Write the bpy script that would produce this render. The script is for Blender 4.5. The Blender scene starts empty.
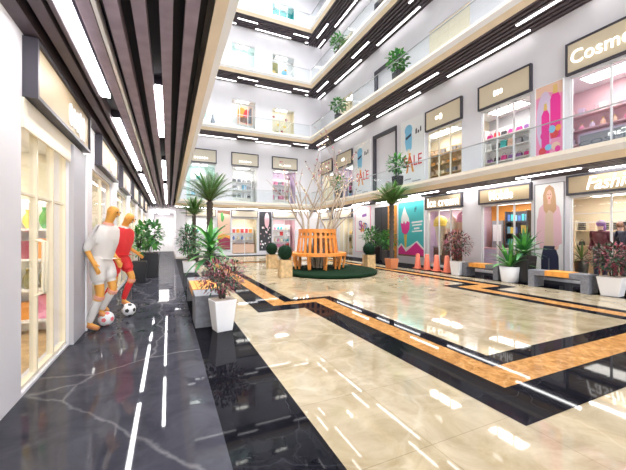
import bpy, bmesh, math, random
from mathutils import Vector, Matrix

SC = bpy.context.scene
COL = SC.collection
PI = math.pi

# ------------------------------------------------------------------ camera, world, exposure
CAM_H = 1.4
cam_d = bpy.data.cameras.new('camera')
cam_d.sensor_width = 36.0
cam_d.lens = 317.5 / 626 * 36.0
cam_d.clip_start = 0.05
cam = bpy.data.objects.new('camera', cam_d)
COL.objects.link(cam)
cam.location = (0, 0, CAM_H)
cam.rotation_euler = (PI / 2, 0, -math.radians(24.43))
SC.camera = cam

wd = bpy.data.worlds.new('daylight')
SC.world = wd
wd.use_nodes = True
wbg = wd.node_tree.nodes['Background']
wbg.inputs[0].default_value = (0.93, 0.96, 1.0, 1)
wbg.inputs[1].default_value = 2.0

# unseen fill lamp added above the atrium to brighten the floor
fill_l = bpy.data.lights.new('atrium_fill_light', 'AREA')
fill_l.shape = 'RECTANGLE'
fill_l.size = 8.4
fill_l.size_y = 16.0
fill_l.energy = 1250
fill_l.spread = math.radians(110)
fill_l.color = (1.0, 0.985, 0.97)
fill_o = bpy.data.objects.new('atrium_fill_light', fill_l)
COL.objects.link(fill_o)
fill_o.location = (4.8, 13.2, 20.4)

SC.view_settings.view_transform = 'Standard'
SC.view_settings.look = 'None'
SC.view_settings.gamma = 1
SC.view_settings.exposure = 1.35
SC.view_settings.use_curve_mapping = False
SC.cycles.max_bounces = 10
SC.cycles.transparent_max_bounces = 24

# ------------------------------------------------------------------ materials
M = {}


def mat(name, col, rough=0.6, metal=0.0, emit=None, es=0.0, noise=0.0, nscale=8.0, spec=0.5):
    m = bpy.data.materials.new(name)
    m.use_nodes = True
    nt = m.node_tree
    b = nt.nodes['Principled BSDF']
    b.inputs['Base Color'].default_value = (*col, 1)
    b.inputs['Roughness'].default_value = rough
    b.inputs['Metallic'].default_value = metal
    b.inputs['Specular IOR Level'].default_value = spec
    if emit:
        b.inputs['Emission Color'].default_value = (*emit, 1)
        b.inputs['Emission Strength'].default_value = es
    if noise > 0:
        tc = nt.nodes.new('ShaderNodeTexCoord')
        n = nt.nodes.new('ShaderNodeTexNoise')
        n.inputs['Scale'].default_value = nscale
        n.inputs['Detail'].default_value = 6
        r = nt.nodes.new('ShaderNodeValToRGB')
        r.color_ramp.elements[0].position = 0.3
        r.color_ramp.elements[1].position = 0.7
        r.color_ramp.elements[0].color = (*[c * (1 - noise) for c in col], 1)
        r.color_ramp.elements[1].color = (*[min(1, c * (1 + noise)) for c in col], 1)
        nt.links.new(tc.outputs['Object'], n.inputs['Vector'])
        nt.links.new(n.outputs['Fac'], r.inputs['Fac'])
        nt.links.new(r.outputs['Color'], b.inputs['Base Color'])
    M[name] = m
    return m


def marble(name, c0, c1, vein, vscale, vwidth, nscale, rough=0.035, amount=0.8, tile=0.0, refl=(0.03, 0.2), warp=0.35):
    """polished stone: cloudy noise, thin crooked veins, optional tile tint"""
    m = bpy.data.materials.new(name)
    m.use_nodes = True
    nt = m.node_tree
    L = nt.links.new
    nt.nodes.remove(nt.nodes['Principled BSDF'])
    # honed-and-waxed stone: matt body under a thin polish whose mirror strength rises only gently with angle
    b = nt.nodes.new('ShaderNodeBsdfDiffuse')
    gl = nt.nodes.new('ShaderNodeBsdfGlossy')
    gl.inputs['Roughness'].default_value = rough
    lw = nt.nodes.new('ShaderNodeLayerWeight')
    lw.inputs['Blend'].default_value = 0.5
    mr = nt.nodes.new('ShaderNodeMapRange')
    mr.inputs['From Min'].default_value = 0.3
    mr.inputs['From Max'].default_value = 1.0
    mr.inputs['To Min'].default_value = refl[0]
    mr.inputs['To Max'].default_value = refl[1]
    L(lw.outputs['Facing'], mr.inputs['Value'])
    ms = nt.nodes.new('ShaderNodeMixShader')
    L(mr.outputs[0], ms.inputs[0])
    L(b.outputs[0], ms.inputs[1])
    L(gl.outputs[0], ms.inputs[2])
    L(ms.outputs[0], nt.nodes['Material Output'].inputs['Surface'])
    tc = nt.nodes.new('ShaderNodeTexCoord')
    n = nt.nodes.new('ShaderNodeTexNoise')
    n.inputs['Scale'].default_value = nscale
    n.inputs['Detail'].default_value = 9
    n.inputs['Roughness'].default_value = 0.65
    n.inputs['Distortion'].default_value = 0.8
    L(tc.outputs['Object'], n.inputs['Vector'])
    r = nt.nodes.new('ShaderNodeValToRGB')
    r.color_ramp.elements[0].position = 0.32
    r.color_ramp.elements[1].position = 0.68
    r.color_ramp.elements[0].color = (*c0, 1)
    r.color_ramp.elements[1].color = (*c1, 1)
    L(n.outputs['Fac'], r.inputs['Fac'])
    # veins
    n2 = nt.nodes.new('ShaderNodeTexNoise')
    n2.inputs['Scale'].default_value = 1.7
    n2.inputs['Detail'].default_value = 4
    L(tc.outputs['Object'], n2.inputs['Vector'])
    mx = nt.nodes.new('ShaderNodeMixRGB')
    mx.blend_type = 'LINEAR_LIGHT'
    mx.inputs[0].default_value = warp
    L(tc.outputs['Object'], mx.inputs[1])
    L(n2.outputs['Color'], mx.inputs[2])
    v = nt.nodes.new('ShaderNodeTexVoronoi')
    v.feature = 'DISTANCE_TO_EDGE'
    v.inputs['Scale'].default_value = vscale
    L(mx.outputs[0], v.inputs['Vector'])
    r2 = nt.nodes.new('ShaderNodeValToRGB')
    r2.color_ramp.elements[0].position = 0.0
    r2.color_ramp.elements[0].color = (amount, amount, amount, 1)
    r2.color_ramp.elements[1].position = vwidth
    r2.color_ramp.elements[1].color = (0, 0, 0, 1)
    L(v.outputs['Distance'], r2.inputs['Fac'])
    mm = nt.nodes.new('ShaderNodeMath')
    mm.operation = 'MULTIPLY'
    L(r2.outputs['Color'], mm.inputs[0])
    L(n.outputs['Fac'], mm.inputs[1])
    m2 = nt.nodes.new('ShaderNodeMixRGB')
    m2.inputs[2].default_value = (*vein, 1)
    L(mm.outputs[0], m2.inputs[0])
    L(r.outputs['Color'], m2.inputs[1])
    out = m2.outputs[0]
    if tile > 0:
        br = nt.nodes.new('ShaderNodeTexBrick')
        br.offset = 0.0
        br.inputs['Scale'].default_value = 1.0
        br.inputs['Brick Width'].default_value = 0.8
        br.inputs['Row Height'].default_value = 0.8
        br.inputs['Mortar Size'].default_value = 0.003
        br.inputs['Color1'].default_value = (1, 1, 1, 1)
        br.inputs['Color2'].default_value = (1 - tile, 1 - tile, 1 - tile, 1)
        br.inputs['Mortar'].default_value = (0.72, 0.7, 0.66, 1)
        L(tc.outputs['Object'], br.inputs['Vector'])
        m3 = nt.nodes.new('ShaderNodeMixRGB')
        m3.blend_type = 'MULTIPLY'
        m3.inputs[0].default_value = 1
        L(out, m3.inputs[1])
        L(br.outputs['Color'], m3.inputs[2])
        out = m3.outputs[0]
    L(out, b.inputs['Color'])
    M[name] = m


def glass(name, tint, boost=0.4):
    m = bpy.data.materials.new(name)
    m.use_nodes = True
    nt = m.node_tree
    nt.nodes.clear()
    o = nt.nodes.new('ShaderNodeOutputMaterial')
    t = nt.nodes.new('ShaderNodeBsdfTransparent')
    t.inputs[0].default_value = (*tint, 1)
    g = nt.nodes.new('ShaderNodeBsdfGlossy')
    g.inputs['Roughness'].default_value = 0.0
    f = nt.nodes.new('ShaderNodeLayerWeight')
    f.inputs['Blend'].default_value = 0.5
    p = nt.nodes.new('ShaderNodeMath')
    p.operation = 'POWER'
    p.inputs[1].default_value = 4.0
    nt.links.new(f.outputs['Facing'], p.inputs[0])
    k = nt.nodes.new('ShaderNodeMath')
    k.operation = 'MULTIPLY_ADD'
    k.inputs[1].default_value = boost
    k.inputs[2].default_value = 0.025
    mx = nt.nodes.new('ShaderNodeMixShader')
    nt.links.new(p.outputs[0], k.inputs[0])
    nt.links.new(k.outputs[0], mx.inputs[0])
    nt.links.new(t.outputs[0], mx.inputs[1])
    nt.links.new(g.outputs[0], mx.inputs[2])
    nt.links.new(mx.outputs[0], o.inputs[0])
    M[name] = m


mat('wall', (0.78, 0.765, 0.80), 0.55, noise=0.02, nscale=1.5)
mat('wall_gray', (0.50, 0.50, 0.54), 0.5)
mat('white', (0.92, 0.92, 0.93), 0.45)
mat('tan', (0.84, 0.69, 0.50), 0.5, noise=0.04, nscale=3)
mat('stone_lip', (0.72, 0.66, 0.56), 0.5)
mat('soffit_dark', (0.018, 0.018, 0.024), 0.7)
mat('slat', (0.095, 0.072, 0.085), 0.55, noise=0.12, nscale=6)
mat('slat_brown', (0.32, 0.26, 0.325), 0.55, noise=0.15, nscale=6)
mat('lamp_white', (0.9, 0.9, 0.9), 0.4, emit=(1, 0.985, 0.98), es=3.0)
mat('lamp_ground', (0.9, 0.9, 0.9), 0.4, emit=(1, 0.985, 0.98), es=11.0)
mat('panel_light', (0.9, 0.9, 0.9), 0.4, emit=(1, 0.95, 0.88), es=5.0)
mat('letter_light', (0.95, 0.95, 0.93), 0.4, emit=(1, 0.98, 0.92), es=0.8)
mat('letter_dim', (0.9, 0.88, 0.84), 0.4, emit=(1, 0.97, 0.9), es=0.35)
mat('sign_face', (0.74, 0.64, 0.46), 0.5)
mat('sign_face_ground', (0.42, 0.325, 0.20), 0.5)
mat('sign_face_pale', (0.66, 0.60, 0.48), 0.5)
mat('frame_dark', (0.055, 0.05, 0.065), 0.4)
mat('black', (0.012, 0.012, 0.014), 0.5)
mat('door_dark', (0.02, 0.022, 0.03), 0.35)
mat('cream_frame', (0.86, 0.78, 0.62), 0.45)
mat('white_frame', (0.82, 0.82, 0.82), 0.4)
mat('steel', (0.55, 0.56, 0.58), 0.3, metal=0.9)
mat('concrete', (0.17, 0.175, 0.20), 0.55, noise=0.2, nscale=14)
mat('orange_wood', (0.72, 0.30, 0.05), 0.4, noise=0.18, nscale=9)
mat('bench_wood', (0.80, 0.28, 0.05), 0.4, noise=0.22, nscale=7)
mat('pot_white', (0.82, 0.81, 0.82), 0.35)
mat('pot_black', (0.022, 0.022, 0.026), 0.35)
mat('terracotta', (0.62, 0.22, 0.09), 0.6)
mat('crate_wood', (0.58, 0.40, 0.20), 0.55, noise=0.25, nscale=10)
mat('soil', (0.10, 0.07, 0.05), 0.9)
mat('gravel', (0.5, 0.42, 0.36), 0.9, noise=0.3, nscale=60)
mat('leaf', (0.045, 0.20, 0.055), 0.45, noise=0.35, nscale=5)
mat('leaf_bright', (0.10, 0.34, 0.06), 0.42, noise=0.35, nscale=5)
mat('leaf_dark', (0.02, 0.075, 0.035), 0.5, noise=0.3, nscale=6)
mat('leaf_red', (0.20, 0.030, 0.048), 0.5, noise=0.4, nscale=7)
mat('leaf_pink', (0.26, 0.06, 0.09), 0.5)
mat('palm_leaf', (0.14, 0.27, 0.07), 0.45, noise=0.35, nscale=4)
mat('topiary', (0.007, 0.026, 0.012), 0.8, noise=0.4, nscale=20, spec=0.15)
mat('turf', (0.005, 0.019, 0.008), 0.9, noise=0.5, nscale=40, spec=0.1)
mat('bark', (0.07, 0.055, 0.045), 0.8, noise=0.35, nscale=25)
mat('pale_bark', (0.46, 0.37, 0.28), 0.7, noise=0.25, nscale=15)
mat('blossom', (0.72, 0.30, 0.42), 0.6)
mat('bulb', (1, 0.85, 0.5), 0.4, emit=(1, 0.78, 0.40), es=1.2)
mat('cone_orange', (0.86, 0.22, 0.13), 0.45)
mat('gold_skin', (0.80, 0.38, 0.07), 0.42)
mat('kit_white', (0.80, 0.76, 0.72), 0.7)
mat('kit_red', (0.80, 0.035, 0.04), 0.6)
mat('kit_cuff', (0.85, 0.40, 0.30), 0.6)
mat('boot', (0.70, 0.27, 0.10), 0.5)
mat('eye_dark', (0.25, 0.10, 0.02), 0.5)
mat('ball_white', (0.86, 0.86, 0.86), 0.35)
mat('ball_black', (0.02, 0.02, 0.02), 0.35)
mat('ball_pink', (0.85, 0.20, 0.22), 0.35)
PAL = dict(red=(0.70, 0.05, 0.06), pink=(0.85, 0.30, 0.48), magenta=(0.80, 0.03, 0.30), purple=(0.30, 0.12, 0.42),
           blue=(0.09, 0.20, 0.55), navy=(0.02, 0.025, 0.07), sky=(0.22, 0.55, 0.78), teal=(0.07, 0.52, 0.55),
           green=(0.12, 0.42, 0.12), yellow=(0.85, 0.62, 0.10), orange=(0.88, 0.36, 0.05), cream=(0.86, 0.78, 0.60),
           beige=(0.72, 0.55, 0.42), brown=(0.22, 0.10, 0.06), gray=(0.35, 0.35, 0.38), lilac=(0.68, 0.55, 0.72),
           gold=(0.80, 0.55, 0.18), charcoal=(0.04, 0.04, 0.05), rose=(0.80, 0.52, 0.58), peach=(0.84, 0.56, 0.42),
           olive=(0.22, 0.20, 0.07), maroon=(0.16, 0.02, 0.05), mint=(0.62, 0.84, 0.80), snow=(0.88, 0.88, 0.88),
           slate=(0.14, 0.16, 0.20), hair=(0.62, 0.38, 0.22), skin=(0.80, 0.52, 0.42), wine=(0.30, 0.03, 0.08))
for k, c in PAL.items():
    mat('c_' + k, c, 0.5)
marble('cream_marble', (0.28, 0.218, 0.128), (0.47, 0.395, 0.275), (0.62, 0.56, 0.44), 0.9, 0.03, 2.2, amount=0.4, tile=0.06, refl=(0.03, 0.6))
marble('gray_marble', (0.034, 0.034, 0.045), (0.060, 0.060, 0.076), (0.30, 0.29, 0.30), 0.42, 0.008, 3.2, amount=0.65, warp=0.16, refl=(0.018, 0.22))
marble('black_marble', (0.004, 0.004, 0.006), (0.010, 0.010, 0.014), (0.08, 0.08, 0.10), 0.9, 0.005, 6, amount=0.35, refl=(0.008, 0.12))
marble('amber_marble', (0.20, 0.085, 0.022), (0.48, 0.25, 0.09), (0.6, 0.4, 0.2), 3.5, 0.03, 9, amount=0.5, refl=(0.02, 0.15))
glass('glass', (0.97, 0.98, 0.98), 0.30)
glass('glass_rail', (0.95, 0.975, 0.975), 0.22)


# ------------------------------------------------------------------ mesh builder
class MB:
    def __init__(s):
        s.v, s.f, s.m, s.sm = [], [], [], []

    def add(s, vs, fs, m=0, smooth=False):
        o = len(s.v)
        s.v += [tuple(p) for p in vs]
        for f in fs:
            s.f.append([i + o for i in f])
            s.m.append(m)
            s.sm.append(smooth)
        return s

    def box(s, x0, x1, y0, y1, z0, z1, m=0):
        x0, x1 = min(x0, x1), max(x0, x1)
        y0, y1 = min(y0, y1), max(y0, y1)
        z0, z1 = min(z0, z1), max(z0, z1)
        return s.add([(x0, y0, z0), (x1, y0, z0), (x1, y1, z0), (x0, y1, z0), (x0, y0, z1), (x1, y0, z1), (x1, y1, z1), (x0, y1, z1)],
                     [(0, 3, 2, 1), (4, 5, 6, 7), (0, 1, 5, 4), (1, 2, 6, 5), (2, 3, 7, 6), (3, 0, 4, 7)], m)

    def frustum(s, w0, w1, z0, z1, m=0, cx=0, cy=0):
        a, b = w0 / 2, w1 / 2
        return s.add([(cx - a, cy - a, z0), (cx + a, cy - a, z0), (cx + a, cy + a, z0), (cx - a, cy + a, z0),
                      (cx - b, cy - b, z1), (cx + b, cy - b, z1), (cx + b, cy + b, z1), (cx - b, cy + b, z1)],
                     [(0, 3, 2, 1), (4, 5, 6, 7), (0, 1, 5, 4), (1, 2, 6, 5), (2, 3, 7, 6), (3, 0, 4, 7)], m)

    def tube(s, pts, rad, n=8, m=0, smooth=True):
        pts = [Vector(p) for p in pts]
        if not isinstance(rad, (list, tuple)):
            rad = [rad] * len(pts)
        rings = []
        for i, p in enumerate(pts):
            a = pts[max(0, i - 1)]
            b = pts[min(len(pts) - 1, i + 1)]
            d = (b - a).normalized()
            u = d.orthogonal().normalized() if i == 0 else (u - d * u.dot(d)).normalized()
            w = d.cross(u)
            rings.append([p + (u * math.cos(2 * PI * k / n) + w * math.sin(2 * PI * k / n)) * rad[i] for k in range(n)])
        vs = [q for r in rings for q in r]
        fs = []
        for i in range(len(pts) - 1):
            for k in range(n):
                fs.append((i * n + k, i * n + (k + 1) % n, (i + 1) * n + (k + 1) % n, (i + 1) * n + k))
        s.add(vs, fs, m, smooth)
        s.add(rings[0], [tuple(range(n))[::-1]], m)
        s.add(rings[-1], [tuple(range(n))], m)
        return s

    def lathe(s, prof, n=24, m=0, c=(0, 0, 0), smooth=True, sx=1, sy=1):
        vs = []
        for r, z in prof:
            for k in range(n):
                vs.append((c[0] + sx * r * math.cos(2 * PI * k / n), c[1] + sy * r * math.sin(2 * PI * k / n), c[2] + z))
        fs = []
        for i in range(len(prof) - 1):
            for k in range(n):
                fs.append((i * n + k, i * n + (k + 1) % n, (i + 1) * n + (k + 1) % n, (i + 1) * n + k))
        s.add(vs, fs, m, smooth)
        if prof[0][0] > 1e-4:
            s.add(vs[:n], [tuple(range(n))[::-1]], m)
        if prof[-1][0] > 1e-4:
            s.add(vs[-n:], [tuple(range(n))], m)
        return s

    def ball(s, c, r, m=0, nu=14, nv=10):
        if not isinstance(r, (list, tuple)):
            r = (r, r, r)
        prof = [(math.sin(PI * i / nv), -math.cos(PI * i / nv)) for i in range(nv + 1)]
        vs = []
        for a, z in prof:
            for k in range(nu):
                t = 2 * PI * k / nu
                vs.append((c[0] + r[0] * a * math.cos(t), c[1] + r[1] * a * math.sin(t), c[2] + r[2] * z))
        fs = []
        for i in range(nv):
            for k in range(nu):
                fs.append((i * nu + k, i * nu + (k + 1) % nu, (i + 1) * nu + (k + 1) % nu, (i + 1) * nu + k))
        return s.add(vs, fs, m, True)

    def prism(s, pts, y0, y1, m=0):
        """polygon in x,z extruded along y (front face at y0)"""
        n = len(pts)
        vs = [(x, y0, z) for x, z in pts] + [(x, y1, z) for x, z in pts]
        fs = [tuple(range(n)), tuple(range(2 * n - 1, n - 1, -1))]
        fs += [(i, i + n, (i + 1) % n + n, (i + 1) % n) for i in range(n)]
        return s.add(vs, fs, m)

    def leaf(s, p, d, up, ln, w, m=0, droop=0.25, seg=3):
        """a leaf blade: folded, tapering, curving"""
        p, d = Vector(p), Vector(d).normalized()
        up = Vector(up)
        side = d.cross(up)
        if side.length < 1e-3:
            side = d.orthogonal()
        side.normalize()
        nrm = side.cross(d).normalized()
        vs, fs = [], []
        q = p.copy()
        dd = d.copy()
        for i in range(seg + 1):
            t = i / seg
            ww = w * math.sin(PI * min(0.97, 0.12 + 0.86 * t)) ** 0.8 * 0.5
            vs += [q - side * ww + nrm * ww * 0.25, q, q + side * ww + nrm * ww * 0.25]
            dd = (dd - Vector((0, 0, 1)) * droop / seg).normalized()
            q = q + dd * ln / seg
        for i in range(seg):
            a = i * 3
            fs += [(a, a + 1, a + 4, a + 3), (a + 1, a + 2, a + 5, a + 4)]
        return s.add(vs, fs, m, True)

    def build(s, name, mats, parent=None, loc=None, rz=0.0, bevel=0.0):
        me = bpy.data.meshes.new(name)
        me.from_pydata(s.v, [], s.f)
        if not isinstance(mats, (list, tuple)):
            mats = [mats]
        for k in mats:
            me.materials.append(M[k])
        me.polygons.foreach_set('material_index', s.m)
        me.polygons.foreach_set('use_smooth', s.sm)
        if bevel > 0:
            bm = bmesh.new()
            bm.from_mesh(me)
            bmesh.ops.remove_doubles(bm, verts=bm.verts, dist=1e-5)
            bmesh.ops.bevel(bm, geom=[e for e in bm.edges if len(e.link_faces) == 2 and e.calc_face_angle(0) > 0.6],
                            offset=bevel, segments=2, affect='EDGES', profile=0.5)
            bm.to_mesh(me)
            bm.free()
        me.update()
        o = bpy.data.objects.new(name, me)
        COL.objects.link(o)
        if parent:
            o.parent = parent
        if loc:
            o.location = loc
        o.rotation_euler.z = rz
        return o


def tag(o, label, cat, group=None):
    o['label'] = label
    o['category'] = cat
    if group:
        o['group'] = group
    return o


def thing(name, label, cat, loc, rz=0.0, group=None):
    o = bpy.data.objects.new(name, None)
    o.empty_display_size = 0.1
    COL.objects.link(o)
    o.location = loc
    o.rotation_euler.z = rz
    return tag(o, label, cat, group)


def struct(o, label=None):
    o['kind'] = 'structure'
    if label:
        o['label'] = label
    return o


ORD = ['first', 'second', 'third', 'fourth', 'fifth', 'sixth', 'seventh', 'eighth', 'ninth', 'tenth', 'eleventh', 'twelfth']


def text_obj(name, body, width, height, material, parent, loc, extrude=0.012, mirror=False, shear=0.0, bold=0.0):
    cu = bpy.data.curves.new(name, 'FONT')
    cu.body = body
    cu.align_x = 'CENTER'
    cu.align_y = 'CENTER'
    cu.extrude = 0.5
    cu.shear = shear
    cu.offset = bold
    cu.resolution_u = 3
    tmp = bpy.data.objects.new('tmp_text', cu)
    COL.objects.link(tmp)
    dg = bpy.context.evaluated_depsgraph_get()
    dg.update()
    me = bpy.data.meshes.new_from_object(tmp.evaluated_get(dg))
    bpy.data.objects.remove(tmp)
    xs = [v.co.x for v in me.vertices]
    ys = [v.co.y for v in me.vertices]
    sx = width / (max(xs) - min(xs))
    sy = height / (max(ys) - min(ys))
    cx, cy = (max(xs) + min(xs)) / 2, (max(ys) + min(ys)) / 2
    for v in me.vertices:
        x, y, z = v.co
        x = (x - cx) * sx * (-1 if mirror else 1)
        v.co = (x, -(z + 0.5) * extrude, (y - cy) * sy)
    if mirror:
        me.flip_normals()
    me.materials.clear()
    me.materials.append(M[material])
    me.name = name
    o = bpy.data.objects.new(name, me)
    COL.objects.link(o)
    o.parent = parent
    o.location = loc
    return o


# ------------------------------------------------------------------ layout (metres)
XL, XR, YB = -1.155, 10.69, 22.05          # shop fronts left, right, back
FL, FR, FB = 0.318, 9.27, 20.60            # edges of the galleries
BOT = [3.145, 7.90, 11.82, 15.74, 19.66]   # soffit of each gallery
TH = 0.40
FLR = [b + TH for b in BOT]
YN = -12.0                                  # near end of what is built
RZ = {'R': -PI / 2, 'L': PI / 2, 'B': 0.0}


def at(side, u, n=0.0, z=0.0):
    """point on a shop front: u along it (world Y, or X at the back), n metres out into the mall"""
    if side == 'R':
        return (XR - n, u, z)
    if side == 'L':
        return (XL + n, u, z)
    return (u, YB - n, z)


# ================================================================== FLOOR
def rect(name, x0, x1, y0, y1, z, m, t=0.002):
    return struct(MB().box(x0, x1, y0, y1, z - t, z).build(name, m))


struct(MB().box(-6, 17, YN, 32, -0.2, 0.0).build('floor', 'cream_marble'))
rect('floor_gray_left', XL, 0.3486, YN, 31, 0.002, 'gray_marble')
rect('floor_black_left', 0.3486, 0.967, YN, 20.4, 0.002, 'black_marble')
rect('floor_black_right', 9.10, XR, YN, YB, 0.002, 'black_marble')
rect('floor_black_back', 0.967, 9.10, 20.75, YB, 0.002, 'black_marble')
loops = []
for (a0, a1, r0, r1, n0, fy, zy0, zy1) in [
        (2.38, 1.47, 7.70, 8.55, 1.47, 16.6, 5.62, 5.50), (2.80, 1.88, 7.45, 8.28, 1.92, 16.2, 6.02, 5.78),
        (3.13, 2.20, 7.12, 7.98, 2.28, 15.9, 6.28, 6.22), (3.36, 2.42, 6.86, 7.74, 2.52, 15.65, 6.47, 6.50)]:
    loops.append([(a0, n0), (r0, n0), (r0, zy1), (r1, zy1), (r1, fy), (a1, fy), (a1, zy0), (a0, zy0)])
for i, (nm, m) in enumerate([('floor_inlay_outer', 'black_marble'), ('floor_inlay_amber', 'amber_marble'), ('floor_inlay_inner', 'black_marble')]):
    b = MB()
    A, B_ = loops[i], loops[i + 1]
    for k in range(8):
        j = (k + 1) % 8
        b.add([(*A[k], 0.0022), (*A[j], 0.0022), (*B_[j], 0.0022), (*B_[k], 0.0022)], [(0, 1, 2, 3)])
    struct(b.build(nm, m))


# ================================================================== WALLS WITH OPENINGS
def wall(name, side, u0, u1, z0, z1, holes, t=0.16, m='wall'):
    us = sorted({u0, u1, *[h[0] for h in holes], *[h[1] for h in holes]})
    zs = sorted({z0, z1, *[h[2] for h in holes], *[h[3] for h in holes]})
    b = MB()
    for i in range(len(us) - 1):
        for k in range(len(zs) - 1):
            cu, cz = (us[i] + us[i + 1]) / 2, (zs[k] + zs[k + 1]) / 2
            if any(h[0] < cu < h[1] and h[2] < cz < h[3] for h in holes):
                continue
            p, q = at(side, us[i], 0), at(side, us[i + 1], -t)
            b.box(p[0], q[0], p[1], q[1], zs[k], zs[k + 1])
    return struct(b.build(name, m))


HR = [  # right: u0,u1,z0,z1
    (2.55, 5.35, 0.06, 2.52), (6.42, 8.25, 0.06, 2.50), (9.08, 10.97, 0.06, 2.50), (13.82, 15.09, 0.0, 2.95),
    (17.40, 19.30, 0.06, 2.50), (20.1, 21.8, 0.06, 2.50),
    (2.55, 5.35, 3.60, 6.0), (6.45, 8.25, 3.60, 6.0), (9.12, 10.95, 3.60, 6.0), (13.15, 15.0, 3.55, 6.88),
    (17.42, 19.28, 3.60, 5.9), (20.1, 21.8, 3.60, 5.9),
    (8.74, 10.88, 8.32, 10.55), (12.85, 14.85, 8.30, 10.5), (17.42, 19.3, 8.32, 10.6), (12.85, 14.85, 12.22, 14.35),
    (17.42, 19.3, 12.24, 14.5), (8.74, 10.88, 12.24, 14.5)]
HB = [
    (1.05, 2.85, 0.06, 2.55), (3.93, 5.70, 0.06, 2.55), (6.85, 8.60, 0.06, 2.55),
    (1.0, 2.85, 3.60, 6.1), (3.93, 5.70, 3.60, 6.1), (6.80, 8.65, 3.60, 6.1),
    (3.9, 5.6, 8.35, 10.75), (6.77, 8.52, 8.35, 10.6), (0.9, 2.3, 8.35, 9.7),
    (3.87, 5.55, 12.25, 14.6), (6.77, 8.52, 12.25, 14.5), (3.87, 5.55, 16.2, 18.3), (6.77, 8.52, 16.2, 18.3)]
HL = [(3.52, 4.95, 0.03, 2.55), (6.3, 8.2, 0.05, 2.5), (9.06, 11.0, 0.05, 2.5), (11.9, 13.8, 0.05, 2.5), (14.7, 16.5, 0.05, 2.5), (17.4, 19.3, 0.05, 2.5)]
wall('wall_right', 'R', YN, YB + 0.16, 0, 20.5, HR)
wall('wall_back', 'B', 0.42, XR, 0, 20.5, HB)
wall('wall_back_upper', 'B', XL, 0.42, 3.3, 20.5, [])
wall('wall_left', 'L', YN, 30.0, 0, 20.5, HL)
# end of the side corridor
struct(MB().box(XL, 0.42, 29.9, 30.05, 0, 3.3).build('wall_corridor_end', 'wall'))
struct(MB().box(0.42, 0.56, YB + 0.16, 30.0, 0, 3.3).build('wall_corridor_side', 'wall'))
struct(MB().box(XL, 0.56, YB, 30.0, 3.16, 3.3).build('ceiling_corridor', 'wall'))
b = MB()
for k in range(5):
    x = XL + 0.06 + k * 0.34
    b.box(x, x + 0.05, 29.82, 29.9, 0.05, 2.9)
b.box(XL, 0.4, 29.82, 29.9, 2.85, 2.95)
b.box(XL, 0.4, 29.82, 29.9, 0.0, 0.08)
dr = struct(b.build('door_1', 'white_frame'))
MB().box(XL + 0.05, 0.4, 29.86, 29.88, 0.08, 2.85).build('pane', 'c_snow', dr)
tag(MB().box(-0.75, 0.0, 24.2, 28.8, 3.12, 3.158).build('corridor_fill_panel', 'panel_light'),  # glowing panel added to brighten the corridor end
    'added fill panel brightening the far end of the left corridor', 'fill light')

# ================================================================== GALLERIES: fascia, slab, slatted soffit
PROF = [(0.0, 0.0), (0.13, 0.157), (0.237, 0.284), (0.237, 0.39), (-0.05, 0.40)]
PM = [0, 1, 2, 2]
for li, z0 in enumerate(BOT):
    b = MB()
    rows = []
    for d, z in PROF:
        rows.append([(FL + d, YN, z0 + z), (FL + d, FB - d, z0 + z), (FR - d, FB - d, z0 + z), (FR - d, YN, z0 + z)])
    for i in range(len(PROF) - 1):
        for k in range(3):
            b.add([rows[i][k], rows[i][k + 1], rows[i + 1][k + 1], rows[i + 1][k]], [(0, 3, 2, 1)], PM[i])
    struct(b.build('trim_%d' % (li + 1), ['tan', 'white', 'stone_lip']))
    # slabs
    b = MB()
    zt = z0 + TH - 0.002
    zb = z0 + 0.14
    b.box(FR + 0.03, XR, YN, YB, zb, zt).box(XL, FL - 0.03, YN, YB, zb, zt).box(FL - 0.03, FR + 0.03, FB + 0.03, YB, zb, zt)
    struct(b.build('floor_gallery_%d' % (li + 1), 'soffit_dark'))
    b = MB()
    # right: slats along Y
    for k in range(7):
        x = FR + 0.02 + k * 0.2
        b.box(x, x + 0.10, YN, YB, z0 + 0.01, z0 + 0.15)
    b.box(XR - 0.04, XR, YN, YB, z0 + 0.01, z0 + 0.15)
    struct(b.build('ceiling_slats_right_%d' % (li + 1), 'slat'))
    b = MB()
    for k in range(7):
        y = FB + 0.02 + k * 0.2
        b.box(FL, FR + 0.02, y, y + 0.10, z0 + 0.01, z0 + 0.15)
    struct(b.build('ceiling_slats_back_%d' % (li + 1), 'slat'))
    b = MB()
    for x in (0.12, -0.067, -0.26, -0.45, -0.64):
        b.box(x, x + 0.098, YN, YB, z0 + 0.005, z0 + 0.15)
    struct(b.build('ceiling_slats_left_%d' % (li + 1), 'slat_brown'))
    b = MB()
    b.box(-0.83, -0.79, YN, YB, z0 + 0.005, z0 + 0.15)
    b.box(-0.96, -0.87, YN, YB, z0 + 0.005, z0 + 0.15)
    b.box(XL, -1.04, YN, YB, z0 + 0.005, z0 + 0.15)
    struct(b.build('ceiling_slats_by_signs_%d' % (li + 1), 'slat'))

LEV = ['lowest', 'second', 'third', 'fourth', 'top']


def light(label, p0, p1, w, z, group):
    """slim recessed linear lamp between p0 and p1 (x,y)"""
    x0, y0 = p0
    x1, y1 = p1
    t = thing('linear_light', label, 'light', ((x0 + x1) / 2, (y0 + y1) / 2, z), 0, group)
    hx, hy = abs(x1 - x0) / 2, abs(y1 - y0) / 2
    if hx > hy:
        hy = w / 2
    else:
        hx = w / 2
    MB().box(-hx - .005, hx + .005, -hy - .005, hy + .005, 0.03, 0.14).build('housing', 'frame_dark', t)
    MB().box(-hx, hx, -hy, hy, 0.0, 0.05).build('diffuser', 'lamp_ground' if z < 4 else 'lamp_white', t)


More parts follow.
